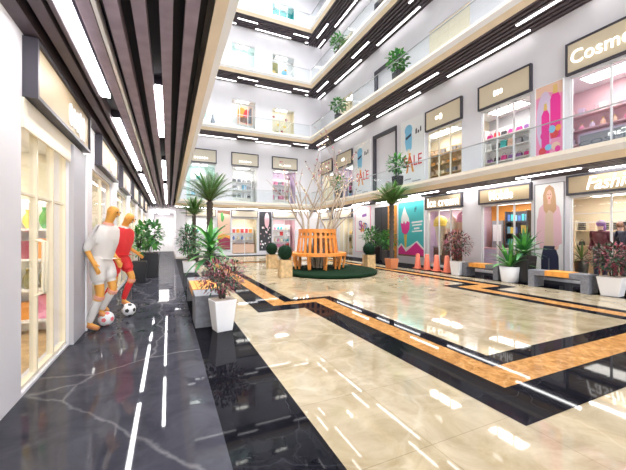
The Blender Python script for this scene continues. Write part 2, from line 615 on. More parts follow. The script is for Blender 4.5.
for li in range(5):
    z = BOT[li] - 0.004
    if li < 4:
        g = 'linear lights in the %s right-hand soffit' % LEV[li]
        near = 0 if li == 0 else (4 if li < 3 else 8)
        for row, (xx, st, ln) in enumerate([(10.44, 6.34, 3.26), (9.84, 9.54, 1.68)]):
            n = 0
            for k in range(-3, 4):
                y0 = st + 4.85 * k
                y1 = min(y0 + ln, 21.95)
                if y1 < near or y0 > 21.7:
                    continue
                light('linear light, %s from the camera, %s row of the %s right-hand soffit' % (ORD[n], ['shop-side', 'edge'][row], LEV[li]),
                      (xx, y0), (xx, y1), 0.085, z, g)
                n += 1
        for row, (yy, st, ln) in enumerate([(21.77, 5.51, 2.60), (21.17, 4.17, 1.33)]):
            n = 0
            for k in range(-1, 2):
                x0 = st + 3.95 * k
                x1 = min(x0 + ln, 9.27)
                if x1 < 0.4:
                    continue
                x0 = max(x0, 0.36)
                light('linear light, %s from the left, %s row of the %s back-wall soffit' % (ORD[n], ['shop-side', 'edge'][row], LEV[li]),
                      (x0, yy), (x1, yy), 0.085, z, 'linear lights in the %s back soffit' % LEV[li])
                n += 1
g = 'linear lights of the left corridor ceiling'
for n, (y0, y1) in enumerate([(0.6, 4.74), (5.6, 9.75), (10.5, 14.7), (15.4, 19.5)]):
    light('broad linear light, %s from the camera, nearest the shop signs in left corridor ceiling' % ORD[n], (-0.723, y0), (-0.723, y1), 0.095, BOT[0] - .004, g)
struct(MB().box(-0.535, -0.505, YN, YB, BOT[0] + .01, BOT[0] + .12).build('trim_ceiling_strip', 'white'))
for n, (y0, y1) in enumerate([(4.2, 6.3), (8.4, 11.2), (12.3, 19.6)]):
    light('linear light, %s from the camera, centre row of left corridor ceiling' % ORD[n], (-0.112, y0), (-0.112, y1), 0.075, BOT[0] + .01, g)

# ================================================================== GLASS BALUSTRADES
for li in range(4):
    zf = FLR[li]
    for side in 'RB':
        lab = 'clear glass balustrade with slim steel handrail along the %s %s gallery' % (LEV[li], 'right-hand' if side == 'R' else 'back-wall')
        if side == 'R':
            t = thing('glass_balustrade', lab, 'balustrade', (FR - 0.12, 0, zf))
            a, e, n = -1.0, 20.40, 13
        else:
            t = thing('glass_balustrade', lab, 'balustrade', (0, FB - 0.12, zf))
            a, e, n = FL + 0.14, FR - 0.20, 6
        st = (e - a) / n
        for k in range(n):
            u0, u1 = a + k * st + .006, a + (k + 1) * st - .006
            b = MB()
            if side == 'R':
                b.box(-.005, .005, u0, u1, 0.0, 0.80)
            else:
                b.box(u0, u1, -.005, .005, 0.0, 0.80)
            b.build('glass_panel', 'glass_rail', t)
        b = MB()
        if side == 'R':
            b.box(-.018, .018, a, e, 0.80, 0.825)
        else:
            b.box(a, e, -.018, .018, 0.80, 0.825)
        b.build('handrail', 'steel', t)


# ================================================================== SHOPS
def room(side, u0, u1, z0, z1, depth, wm, fm='c_cream', lamp=True, where='', cm='white'):
    """open-fronted shop box behind an opening"""
    e = 0.16
    n0, n1 = -e, -depth
    t = 0.05

    def bx(nm, ua, ub, na, nb, za, zb, m):
        p, q = at(side, ua, na), at(side, ub, nb)
        struct(MB().box(p[0], q[0], p[1], q[1], za, zb).build(nm, m))
    bx('wall_shop_rear', u0 - .1, u1 + .1, n1, n1 - t, z0 - .05, z1 + .1, wm)
    bx('wall_shop_side', u0 - .1, u0 - .1 - t, n0, n1, z0 - .05, z1 + .1, wm)
    bx('wall_shop_side', u1 + .1, u1 + .1 + t, n0, n1, z0 - .05, z1 + .1, wm)
    bx('floor_shop', u0 - .1, u1 + .1, n0, n1, z0 - .05, z0, fm)
    bx('ceiling_shop', u0 - .1, u1 + .1, n0, n1, z1 + .08, z1 + .13, cm)
    if lamp:
        c = at(side, (u0 + u1) / 2, -depth * 0.5, z1 + 0.045)
        t = thing('ceiling_light', 'flat ceiling light inside %s' % where, 'light', c, RZ[side])
        w, d = (u1 - u0) * 0.25, (depth - e) * 0.2
        MB().box(-w, w, -d, d, 0.0, 0.02).build('diffuser', 'panel_light', t)
        MB().box(-w - .03, w + .03, -d - .03, d + .03, 0.012, 0.034).build('housing', 'white', t)


WN = [0]


def window(side, u0, u1, z0, z1, ncol, fm='white_frame', rows=(), fw=0.04, handle=False):
    WN[0] += 1
    w = u1 - u0
    b = MB()
    d0, d1 = 0.03, 0.09
    for k in range(ncol + 1):
        x = k * w / ncol
        x = min(max(x, fw / 2), w - fw / 2)
        b.box(x - fw / 2, x + fw / 2, d0, d1, 0, z1 - z0)
    b.box(0, w, d0, d1, 0, fw).box(0, w, d0, d1, z1 - z0 - fw, z1 - z0)
    for r in rows:
        b.box(0, w, d0 + .01, d1 - .01, r - fw / 3, r + fw / 3)
    us = u1 if side == 'R' else u0
    o = struct(b.build('window_%d' % WN[0], fm, None, at(side, us, 0, z0), RZ[side]))
    MB().box(fw, w - fw, 0.055, 0.063, fw, z1 - z0 - fw).build('pane', 'glass', o)
    if handle:
        for hx in handle:
            b = MB()
            b.tube([(hx, 0.03, 0.78), (hx, -0.03, 0.80), (hx, -0.03, 1.30), (hx, 0.03, 1.32)], 0.014, 8)
            b.build('door_handle', 'c_cream', o)
    return o


def sign(side, u0, u1, z0, z1, label, body=None, tw=0, th=0, tm='letter_light', face='sign_face', depth=0.11, tx=0.5, tz=0.5, shear=0.0, fw=0.055, blob=False, bold=0.0):
    us = u1 if side == 'R' else u0
    w, h = u1 - u0, z1 - z0
    t = thing('shop_sign', label, 'sign', at(side, us, 0.0, z0), RZ[side])
    b = MB()
    b.box(0, fw, -depth, 0.0, 0, h).box(w - fw, w, -depth, 0.0, 0, h)
    b.box(fw, w - fw, -depth, 0.0, 0, fw).box(fw, w - fw, -depth, 0.0, h - fw, h)
    b.build('frame', 'frame_dark', t)
    MB().box(fw, w - fw, -depth * 0.75, -0.005, fw, h - fw).build('face_panel', face, t)
    if body:
        text_obj('lettering', body, tw, th, tm, t, (w * tx, -depth * 0.75, h * tz), 0.02, shear=shear, bold=bold)
    if blob:   # lettering too small to read
        b = MB()
        n = blob
        rnd = random.Random(int(u0 * 100))
        for k in range(n):
            x = w * tx - tw / 2 + tw * (k + .5) / n
            hh = th * rnd.uniform(0.6, 1.0)
            pts = [(x + tw / n * .42 * math.cos(a), h * tz + hh / 2 * math.sin(a)) for a in [2 * PI * i / 10 for i in range(10)]]
            b.prism(pts, -depth * 0.75 - .015, -depth * 0.75)
        b.build('lettering', tm, t)
    return t


def goods(kind, col, size, loc, rz, label, group):
    """small stock: folded box, bottle, bag, vase, jar"""
    w, h = size
    cat = kind.split('_')[-1]
    if kind == 'bottle':
        b = MB().lathe([(w * .42, 0), (w * .45, h * .08), (w * .45, h * .55), (w * .16, h * .72), (w * .16, h * .84)], 10)
        o = b.build('bottle', 'c_' + col, None, loc, rz)
        MB().lathe([(w * .2, h * .84), (w * .2, h)], 10).build('cap', 'c_gold', o)
    elif kind == 'vase':
        o = MB().lathe([(w * .22, 0), (w * .45, h * .35), (w * .42, h * .6), (w * .18, h * .85), (w * .26, h)], 12).build('vase', 'c_' + col, None, loc, rz)
    elif kind == 'handbag':
        o = MB().frustum(w, w * .8, 0, h * .65).build('handbag', 'c_' + col, None, loc, rz)
        o.scale = (1, .45, 1)
        b = MB().tube([(-w * .28, 0, h * .6), (-w * .24, 0, h * .88), (0, 0, h), (w * .24, 0, h * .88), (w * .28, 0, h * .6)], w * .045, 6)
        b.build('strap', 'c_brown', o)
    elif kind == 'folded_clothes':
        b = MB()
        n = 4
        for k in range(n):
            b.box(-w / 2, w / 2, -w * .35, w * .35, h * k / n, h * (k + .86) / n)
        o = b.build('folded_clothes', 'c_' + col, None, loc, rz, bevel=min(w, h) * .04)
    elif kind == 'phone':
        o = MB().box(-w / 2, w / 2, -.012, .012, 0, h).build('phone', 'c_charcoal', None, loc, rz)
        MB().box(-w * .44, w * .44, -.015, -.012, h * .06, h * .94).build('screen', 'c_' + col, o)
    else:
        o = MB().box(-w / 2, w / 2, -w * .35, w * .35, 0, h * .72).build('box', 'c_' + col, None, loc, rz)
        MB().box(-w * .53, w * .53, -w * .38, w * .38, h * .72, h).build('lid', 'c_' + col, o)
    return tag(o, label, cat, group)


def shelves(side, uc, width, n_in, z0, hs, mats_kind, where, seed=0, sm='white', count=5, depth=0.3, size=(0.16, 0.24), back=True, loc=None, rz=None):
    """shelf unit against the rear of a shop, loaded with stock"""
    rnd = random.Random(seed)
    loc = loc or at(side, uc, -n_in, z0)
    rz = RZ[side] if rz is None else rz
    t = thing('display_shelf', '%s display shelf with stock inside %s' % ({'white': 'white', 'crate_wood': 'wooden', 'c_lilac': 'lilac', 'c_brown': 'brown', 'frame_dark': 'dark', 'c_rose': 'rose pink', 'c_cream': 'cream'}.get(sm, 'pale'), where), 'shelf', loc, rz)
    top = hs[-1] + size[1] + 0.08
    for s in (-1, 1):
        MB().box(s * width / 2 - .02, s * width / 2 + .02, -depth / 2, depth / 2, 0, top).build('side_panel', sm, t)
    if back:
        MB().box(-width / 2, width / 2, depth / 2 - .02, depth / 2, 0, top).build('back_panel', sm, t)
    nm = ['bottom', 'lower', 'middle', 'upper', 'top']
    names = {1: ['only'], 2: ['lower', 'upper'], 3: ['bottom', 'middle', 'top'], 4: ['bottom', 'lower', 'upper', 'top']}[len(hs)]
    for i, h in enumerate(hs):
        MB().box(-width / 2 + .02, width / 2 - .02, -depth / 2, depth / 2 - .02, h - .03, h).build('shelf_board', sm, t)
        kind, cols = mats_kind[i % len(mats_kind)]
        for k in range(count):
            x = -width / 2 + width * (k + .5) / count
            col = cols[(k + i + rnd.randint(0, 1)) % len(cols)]
            v = Matrix.Rotation(rz, 3, 'Z') @ Vector((x, -0.02, 0))
            sz = (min(size[0], width / count * .85), size[1] * rnd.uniform(.7, 1.0))
            goods(kind, col, sz, (loc[0] + v.x, loc[1] + v.y, z0 + h), rz,
                  '%s %s, %s from left, %s board, %s' % (col, kind.replace('_', ' '), ORD[k], names[i], where[4:]), 'stock on the shelf in ' + where)
    return t


def counter(side, uc, width, n_in, z0, h, m, top, label, depth=0.4):
    t = thing('shop_counter', label, 'counter', at(side, uc, -n_in, z0), RZ[side])
    MB().box(-width / 2, width / 2, -depth / 2, depth / 2, 0, h - .05).build('body', m, t)
    MB().box(-width / 2 - .02, width / 2 + .02, -depth / 2 - .02, depth / 2 + .02, h - .05, h).build('countertop', top, t)
    MB().box(-width / 2 + .03, width / 2 - .03, -depth / 2 - .004, -depth / 2, 0.0, 0.08).build('plinth', 'c_charcoal', t)
    return t


def poster(side, u0, u1, z0, z1, label, bg, shapes, mats, frame='white', n=0.0, texts=()):
    """flat printed board; artwork polygons in 0..1 x 0..1 of the board"""
    us = u1 if side == 'R' else u0
    w, h = u1 - u0, z1 - z0
    t = thing('poster', label, 'poster', at(side, us, n - (.004 if n == 0 else 0), z0), RZ[side])
    MB().box(0, w, -.03, 0, 0, h).build('board', bg, t)
    b = MB()
    f = .025
    b.box(-f, 0, -.045, 0, -f, h + f).box(w, w + f, -.045, 0, -f, h + f).box(0, w, -.045, 0, -f, 0).box(0, w, -.045, 0, h, h + f)
    b.build('frame', frame, t)
    b = MB()
    for i, (mi, pts) in enumerate(shapes):
        y = -.0305 - .0006 * i
        b.add([(x * w, y, z * h) for x, z in pts], [tuple(range(len(pts)))], mi)
    if shapes:
        b.build('artwork', mats, t)
    for (body, cx, cz, tw, th, tm) in texts:
        text_obj('lettering', body, tw * w, th * h, tm, t, (cx * w, -.034 - .0006 * len(shapes), cz * h), 0.004)
    return t


def ell(cx, cz, rx, rz, n=16, a0=0, a1=2 * PI):
    return [(cx + rx * math.cos(a0 + (a1 - a0) * i / n), cz + rz * math.sin(a0 + (a1 - a0) * i / n)) for i in range(n if a1 - a0 > 6 else n + 1)]


# ---------------- right-hand ground floor
S_FASH, S_PHON, S_ICE = 'the ground-floor fashion shop at right', 'the ground-floor phone shop', 'the ice cream shop'
room('R', 2.55, 6.2, 0.06, 2.52, 1.9, 'c_cream', 'c_beige', where=S_FASH)
window('R', 2.55, 5.35, 0.06, 2.52, 3, rows=(1.95, 1.7))
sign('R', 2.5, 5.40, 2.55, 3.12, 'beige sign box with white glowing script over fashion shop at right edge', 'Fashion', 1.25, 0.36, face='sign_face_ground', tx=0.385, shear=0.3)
room('R', 6.42, 8.9, 0.06, 2.50, 1.5, 'c_orange', 'c_lilac', where=S_PHON)
window('R', 6.42, 8.25, 0.06, 2.50, 3)
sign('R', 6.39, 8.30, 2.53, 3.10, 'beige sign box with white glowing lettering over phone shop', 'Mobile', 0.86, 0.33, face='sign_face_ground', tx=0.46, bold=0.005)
room('R', 9.08, 11.9, 0.06, 2.50, 1.5, 'c_lilac', 'c_beige', where=S_ICE)
window('R', 9.08, 10.97, 0.06, 2.50, 3)
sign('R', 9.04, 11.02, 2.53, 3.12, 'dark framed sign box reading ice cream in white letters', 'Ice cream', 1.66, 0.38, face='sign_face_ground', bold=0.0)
room('R', 17.40, 19.30, 0.06, 2.50, 1.2, 'c_cream', 'c_beige', where='the shop left of colourful poster')
window('R', 17.40, 19.30, 0.06, 2.50, 3)
sign('R', 17.37, 19.34, 2.53, 3.10, 'pale sign box over ground-floor shop left of the colourful poster', None, face='sign_face_pale', blob=0)
room('R', 20.1, 21.8, 0.06, 2.50, 1.2, 'c_cream', 'c_beige', where='the ground-floor right-wall shop at far corner')
window('R', 20.1, 21.8, 0.06, 2.50, 3)
sign('R', 20.1, 21.9, 2.53, 3.10, 'pale sign box on right wall nearest the far corner, ground floor', None, face='sign_face_pale')
# dark door and amber jamb
b = MB().box(0, 1.27, 0.05, 0.10, 0, 2.95)
dd = struct(b.build('door_2', 'door_dark', None, at('R', 15.09, 0, 0.003), RZ['R']))
MB().box(0.62, 0.65, 0.035, 0.05, 0.02, 2.9).build('door_gap', 'black', dd)
MB().tube([(0.54, 0.06, 0.95), (0.54, 0.0, 0.97), (0.54, 0.0, 1.25), (0.54, 0.06, 1.27)], 0.012).build('door_handle', 'steel', dd)
struct(MB().box(0, 0.7, -.03, 0, 0.0, 2.95).build('trim_door_panel', 'orange_wood', None, at('R', 13.8, 0, 0.003), RZ['R']))

# ---------------- right-hand first floor
U_COS, U_B, U_C = 'the upstairs cosmetics shop', 'the upstairs shop left of perfume poster', 'the upstairs shop above ice cream sign'
room('R', 2.55, 6.25, 3.60, 6.0, 1.6, 'c_rose', 'c_lilac', where=U_COS)
window_cos = window('R', 2.55, 5.35, 3.60, 6.0, 3)
wo = window_cos
text_obj('lettering', 'COSMETICS', 2.0, .13, 'c_slate', wo, (1.2, .05, .40), .006)
sign('R', 2.5, 5.42, 6.05, 6.97, 'large beige sign box with white lettering over upstairs cosmetics shop', 'Cosmetic', 1.80, 0.38, tx=0.355, tz=0.5, tm='letter_light')
room('R', 6.45, 8.9, 3.60, 6.0, 1.4, 'wall_gray', 'c_cream', where=U_B)
window('R', 6.45, 8.25, 3.60, 6.0, 3)
sign('R', 6.39, 8.32, 6.05, 6.93, 'beige sign box with small white emblem left of perfume poster upstairs', None, 0.36, 0.24, tx=0.41, tz=.46, blob=3)
room('R', 9.12, 12.3, 3.60, 6.0, 1.4, 'c_cream', 'c_cream', where=U_C)
window('R', 9.12, 10.95, 3.60, 6.0, 3, fm='cream_frame')
sign('R', 9.06, 11.02, 6.05, 6.95, 'beige sign box with small white emblem beside the large sale banner upstairs', None, 0.42, 0.26, tx=0.4, tz=.5, blob=2)
room('R', 17.42, 19.28, 3.60, 5.9, 1.2, 'c_lilac', 'c_cream', where='the upstairs shop left of the far sale banner')
window('R', 17.42, 19.28, 3.60, 5.9, 3)
sign('R', 17.37, 19.36, 5.95, 6.92, 'beige sign box with small white emblem left of the far sale banner', None, 0.42, 0.26, tx=0.42, blob=2)
room('R', 20.1, 21.8, 3.60, 5.9, 1.2, 'c_cream', 'c_cream', where='the upstairs right-wall shop at far corner')
window('R', 20.1, 21.8, 3.60, 5.9, 3)
sign('R', 20.05, 21.85, 5.95, 6.92, 'beige sign box on right wall nearest the far corner, first floor', None, 0.3, 0.2, blob=2)


def black_portal(u0, u1, z0, z1, n):
    """recess with a broad black surround"""
    w, h = u1 - u0, z1 - z0
    b = MB()
    f = 0.16
    b.box(-f, 0.02, -.05, .16, 0, h + f).box(w - .02, w + f * .4, -.05, .16, 0, h + f).box(0, w, -.05, .16, h - .02, h + f)
    o = struct(b.build('trim_black_portal_%d' % n, 'frame_dark', None, at('R', u1, 0, z0), RZ['R']))
    MB().box(0, w, .10, .15, 0, h).build('infill_panel', 'wall', o)


black_portal(13.15, 15.0, 3.56, 6.88, 1)
black_portal(12.85, 14.85, 8.31, 10.5, 2)
black_portal(12.85, 14.85, 12.23, 14.35, 3)

# ---------------- right-hand second and third floors
for lv, z0, z1 in ((2, 8.32, 10.55), (3, 12.24, 14.5)):
    WN[0] += 1
    b = MB().box(0, 2.14, .04, .10, 0, z1 - z0)
    o = struct(b.build('door_%d' % (lv + 1), 'c_cream', None, at('R', 10.88, 0, z0), RZ['R']))
    b = MB()
    for k in range(5):
        b.box(k * .535 - .012 + (.012 if k == 0 else 0) - (.012 if k == 4 else 0), k * .535 + .012, .03, .045, 0, z1 - z0)
    b.box(0, 2.14, .03, .045, z1 - z0 - .5, z1 - z0 - .47)
    b.build('door_leaf_frame', 'cream_frame', o)
    for hx in (.46, .61, 1.53, 1.68):
        MB().tube([(hx, .04, .85), (hx, .0, .87), (hx, .0, 1.17), (hx, .04, 1.19)], .014, 6).build('door_handle', 'steel', o)
    room('R', 17.42, 19.3, z0, z1 + (.05 if lv == 2 else 0), 1.0, 'c_cream', 'c_cream', where='the lit window nearest the far corner, %s floor, right wall' % ['', '', 'second', 'third'][lv])
    window('R', 17.42, 19.3, z0, z1 + (.05 if lv == 2 else 0), 4, fm='cream_frame')

# ---------------- back wall
BK = [('B', 1.05, 2.85, 0.06, 2.55, 'the back-wall shop behind the palms', 'c_snow'), ('B', 3.93, 5.70, 0.06, 2.55, 'the back-wall shop right of leaf poster', 'c_cream'),
      ('B', 6.85, 8.60, 0.06, 2.55, 'the back-wall shop behind ring bench', 'c_rose')]
for sd, a, e, z0, z1, wh, wm in BK:
    room(sd, a, e, z0, z1, 1.4, wm, 'c_cream', where=wh)
    window(sd, a, e, z0, z1, 2)
    sign(sd, a - .05, e + .02, 2.62, 3.10, 'pale sign box over ' + wh[4:], None, face='sign_face_pale', fw=.035)
BU = [(1.0, 2.85, 'the upstairs back shop at left behind the tall palm', 'c_mint'), (3.93, 5.70, 'the middle upstairs back shop', 'c_snow'), (6.80, 8.65, 'the upstairs back shop behind the slender tree', 'c_lilac')]
for i, (a, e, wh, wm) in enumerate(BU):
    room('B', a, e, 3.60, 6.1, 1.4, wm, 'c_cream', where=wh)
    window('B', a, e, 3.60, 6.1, 2)
    sign('B', a - .05, e + .06, 6.16, 7.06, 'beige sign with faint white script over ' + wh[4:], None, 0.9, 0.2, tm='letter_dim', face='sign_face_pale', tz=.34, blob=6, fw=.06)
for (a, e, z0, z1, wh, wm, fl) in [(3.9, 5.6, 8.35, 10.75, 'the middle second-floor back window', 'c_snow', 'c_cream'), (6.77, 8.52, 8.35, 10.6, 'the second-floor back window near the corner', 'c_cream', 'c_cream'),
                                (0.9, 2.3, 8.35, 9.7, 'the low second-floor back window at left', 'c_mint', 'c_mint'),
                                (3.87, 5.55, 12.25, 14.6, 'the middle third-floor back window', 'c_mint', 'c_mint'), (6.77, 8.52, 12.25, 14.5, 'the third-floor back window near the corner', 'c_snow', 'c_sky'),
                                (3.87, 5.55, 16.2, 18.3, 'the middle top-floor back window', 'c_snow', 'c_mint'), (6.77, 8.52, 16.2, 18.3, 'the top-floor back window near the corner', 'c_teal', 'c_mint')]:
    room('B', a, e, z0, z1, 0.9, wm, fl, where=wh)
    window('B', a, e, z0, z1, 3)

# ---------------- left wall shops
LS = [('L', 3.52, 4.95, 0.03, 2.55, 'the glazed shop at left foreground'), ('L', 6.3, 8.2, 0.05, 2.5, 'the left-wall shop behind the two footballers'),
      ('L', 9.06, 11.0, 0.05, 2.5, 'the third left-wall shop from the camera'), ('L', 11.9, 13.8, 0.05, 2.5, 'the fourth left-wall shop from the camera'),
      ('L', 14.7, 16.5, 0.05, 2.5, 'the fifth left-wall shop from the camera'), ('L', 17.4, 19.3, 0.05, 2.5, 'the left-wall shop at far end')]
for i, (sd, a, e, z0, z1, wh) in enumerate(LS):
    room(sd, a, e if i else 6.0, z0, z1, 2.6 if i == 0 else 1.2, 'c_cream', 'c_beige' if i else 'crate_wood', where=wh)
    window(sd, a, e, z0, z1, 3 if i == 0 else 2, fm='cream_frame', fw=.032, rows=(1.75,) if i == 0 else (), handle=(0.42, 0.52) if i == 0 else False)
    sa, se = [(3.54, 5.62), (6.5, 8.5), (9.3, 11.2), (12.1, 14.0), (14.8, 16.6), (17.5, 19.4)][i]
    sign(sd, sa, se, 2.60, 3.13, 'dark framed beige sign box over ' + wh[4:], None, 0.75, 0.4, tm='white', face='sign_face_ground', blob=5 if i < 3 else 0, tx=.68, tz=.45, fw=.035)
struct(MB().box(0, 0.62, -.05, 0, 0, 2.55).build('trim_pilaster', 'wall_gray', None, at('L', 4.95, 0, 0.003), RZ['L']))
struct(MB().box(0, 0.05, -.07, 0, 0, 2.56).build('trim_pilaster_edge', 'white', None, at('L', 5.57, 0, 0.003), RZ['L']))
struct(MB().box(0, 2.05, -.02, 0, 0, 0.26).build('trim_lintel', 'cream_frame', None, at('L', 3.52, 0, 2.33), RZ['L']))

# ---------------- shop stock
shelves('R', 5.05, 1.8, 1.6, 0.06, [0.5, 1.0, 1.5], [('folded_clothes', ['cream', 'beige', 'charcoal']), ('handbag', ['brown', 'gold', 'black' if False else 'charcoal'])], S_FASH, 1, 'c_cream', 6)
shelves('R', 7.60, 0.80, 1.15, 0.06, [0.5, 0.95, 1.4, 1.85], [('box', ['blue', 'navy', 'sky', 'yellow']), ('phone', ['sky', 'blue', 'teal'])], S_PHON, 2, 'frame_dark', 6, size=(.14, .3))
counter('R', 8.05, 1.1, 0.62, 0.06, 0.85, 'c_lilac', 'c_rose', 'lilac shop counter with rose top in the ground-floor phone shop')
t = thing('display_stand', 'gray upright display stand behind the counter in the ground-floor phone shop', 'stand', at('R', 8.36, -1.1, 0.06), RZ['R'])
MB().box(-.22, .22, -.05, .05, 0.0, 1.9).build('panel', 'c_gray', t)
MB().box(-.17, .17, -.06, -.05, 1.1, 1.75).build('screen', 'c_snow', t)
MB().box(-.3, .3, -.16, .16, 0, .04).build('base', 'c_slate', t)
shelves('R', 10.55, 1.2, 1.25, 0.06, [0.5, 0.95, 1.4], [('vase', ['cream', 'yellow', 'brown']), ('box', ['magenta', 'pink', 'wine'])], S_ICE, 3, 'c_brown', 5)
counter('R', 10.9, 1.0, 1.0, 0.06, 0.8, 'c_brown', 'c_gray', 'brown serving counter inside the ice cream shop')
shelves('R', 5.0, 2.2, 1.35, 3.60, [0.25, 0.7, 1.15, 1.6], [('bottle', ['pink', 'lilac', 'peach', 'snow']), ('box', ['rose', 'snow', 'lilac'])], U_COS, 4, 'c_rose', 8, size=(.15, .26))
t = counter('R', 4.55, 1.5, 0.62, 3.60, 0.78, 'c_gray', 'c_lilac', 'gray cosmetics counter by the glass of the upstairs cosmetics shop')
text_obj('lettering', 'Care', .42, .15, 'letter_light', t, (.12, -.2, .62), .01, mirror=True)  # a reflection in the glass, built as mirrored glowing letters
shelves('R', 7.95, 1.75, 1.1, 3.60, [0.2, 0.68, 1.16, 1.64], [('folded_clothes', ['teal', 'peach', 'snow', 'gray']), ('handbag', ['red', 'purple', 'charcoal', 'magenta'])], U_B, 5, 'white', 6, size=(.22, .3))
shelves('R', 10.9, 1.9, 1.1, 3.60, [0.2, 0.68, 1.16, 1.64], [('handbag', ['orange', 'beige', 'brown']), ('box', ['cream', 'beige', 'gray'])], U_C, 6, 'crate_wood', 6, size=(.18, .22))
shelves('R', 18.4, 1.5, 0.85, 3.60, [0.4, 0.9, 1.4], [('folded_clothes', ['blue', 'sky', 'purple']), ('box', ['purple', 'magenta', 'cream'])], 'the upstairs shop left of the far sale banner', 7, 'c_brown', 4, size=(.3, .32))
shelves('R', 18.4, 1.5, 0.85, 0.06, [0.4, 0.9, 1.4], [('bottle', ['gold', 'brown', 'green']), ('box', ['cream', 'olive', 'beige'])], 'the shop left of colourful poster', 8, 'c_cream', 5, size=(.2, .32))
shelves('B', 4.85, 1.5, 1.1, 0.06, [0.5, 1.0, 1.5], [('box', ['orange', 'brown', 'red']), ('vase', ['purple', 'blue', 'cream'])], 'the back-wall shop right of leaf poster', 9, 'white', 5, size=(.2, .3))
counter('B', 4.8, 1.5, 0.5, 0.06, 0.75, 'c_peach', 'c_brown', 'long peach counter with brown top in back-wall shop right of leaf poster')
shelves('B', 7.7, 1.5, 1.05, 0.06, [0.4, 0.85, 1.3, 1.75], [('box', ['pink', 'snow', 'red']), ('bottle', ['teal', 'pink', 'cream'])], 'the back-wall shop behind ring bench', 10, 'white', 6, size=(.2, .3))
shelves('B', 1.95, 1.3, 1.05, 0.06, [0.5, 1.0, 1.5], [('vase', ['teal', 'snow', 'slate']), ('box', ['lilac', 'rose', 'navy'])], 'the back-wall shop behind the palms', 11, 'white', 4, size=(.22, .32))
shelves('B', 2.0, 1.3, 1.05, 3.60, [0.5, 1.05, 1.6], [('box', ['teal', 'sky', 'snow']), ('vase', ['slate', 'mint', 'snow'])], 'the upstairs back shop at left behind the tall palm', 12, 'white', 4, size=(.24, .34))
shelves('B', 4.8, 1.4, 1.05, 3.60, [0.5, 1.05, 1.6], [('handbag', ['charcoal', 'slate', 'gray']), ('box', ['sky', 'gray', 'snow'])], 'the middle upstairs back shop', 13, 'white', 4, size=(.26, .36))
shelves('B', 7.7, 1.5, 1.05, 3.60, [0.5, 1.05, 1.6], [('folded_clothes', ['pink', 'snow', 'gray']), ('handbag', ['pink', 'charcoal', 'wine'])], 'the upstairs back shop behind the slender tree', 14, 'white', 5, size=(.24, .36))
shelves('L', 4.0, 0.9, 1.1, 0.03, [0.2, 0.62, 1.04, 1.46], [('box', ['red', 'wine', 'orange', 'pink']), ('vase', ['green', 'olive', 'yellow'])], 'the glazed shop at left foreground', 15, 'white', 5, size=(.17, .34), loc=(-1.78, 5.7, 0.03), rz=0.0)
shelves('L', 7.3, 1.3, 0.85, 0.05, [0.5, 1.0, 1.5], [('box', ['yellow', 'orange', 'cream'])], 'the left-wall shop behind the two footballers', 16, 'crate_wood', 4, size=(.2, .3))

# pictures and pieces in the upper back windows
poster('B', 4.45, 5.55, 9.35, 10.7, 'orange and red patterned picture in the middle second-floor back window', 'c_peach',
       [(0, ell(.3, .6, .28, .3)), (1, ell(.65, .45, .25, .4)), (2, ell(.45, .25, .35, .15)), (3, [(.7, .1), (.95, .1), (.95, .95), (.8, .9)])], ['c_orange', 'c_red', 'c_brown', 'c_slate'], n=-0.896)
poster('B', 6.95, 8.4, 8.6, 10.45, 'cream picture of dark red blossoms in second-floor back window near corner', 'c_cream',
       [(0, ell(.15, .9, .07, .05)), (0, ell(.85, .85, .08, .06)), (1, ell(.4, .6, .08, .05)), (0, ell(.6, .35, .06, .05)), (2, ell(.3, .3, .12, .05)), (1, ell(.75, .55, .1, .04))], ['c_wine', 'c_yellow', 'c_olive'], n=-0.896)
poster('B', 6.85, 7.5, 12.4, 14.35, 'olive banner in third-floor back window near the corner', 'c_olive', [(0, ell(.5, .6, .25, .1))], ['c_gold'], n=-0.896)
poster('B', 7.65, 8.4, 12.4, 14.35, 'white and blue banner in third-floor back window near the corner', 'c_snow', [(0, ell(.5, .6, .35, .2)), (1, ell(.5, .25, .25, .08)), (2, ell(.6, .8, .12, .04))], ['c_sky', 'c_blue', 'c_orange'], n=-0.896)
b = MB().lathe([(.12, 0), (.14, .1), (.14, .55), (.05, .75), (.05, .95)], 14)
o = tag(b.build('decorative_bottle', 'c_slate', None, (2.62, 21.6, FLR[1])), 'tall dark bottle-shaped ornament on the second-floor back gallery', 'ornament')
MB().lathe([(.06, .95), (.06, 1.05)], 12).build('cap', 'c_snow', o)
t = thing('display_counter', 'pale glass-topped counter on the second-floor back gallery at left', 'counter', (1.6, 21.3, FLR[1]))
MB().box(-.75, .75, -.2, .2, 0, .5).build('body', 'c_snow', t)
MB().box(-.77, .77, -.22, .22, .5, .56).build('countertop', 'c_mint', t)

# ================================================================== POSTERS
WH = 'c_snow'


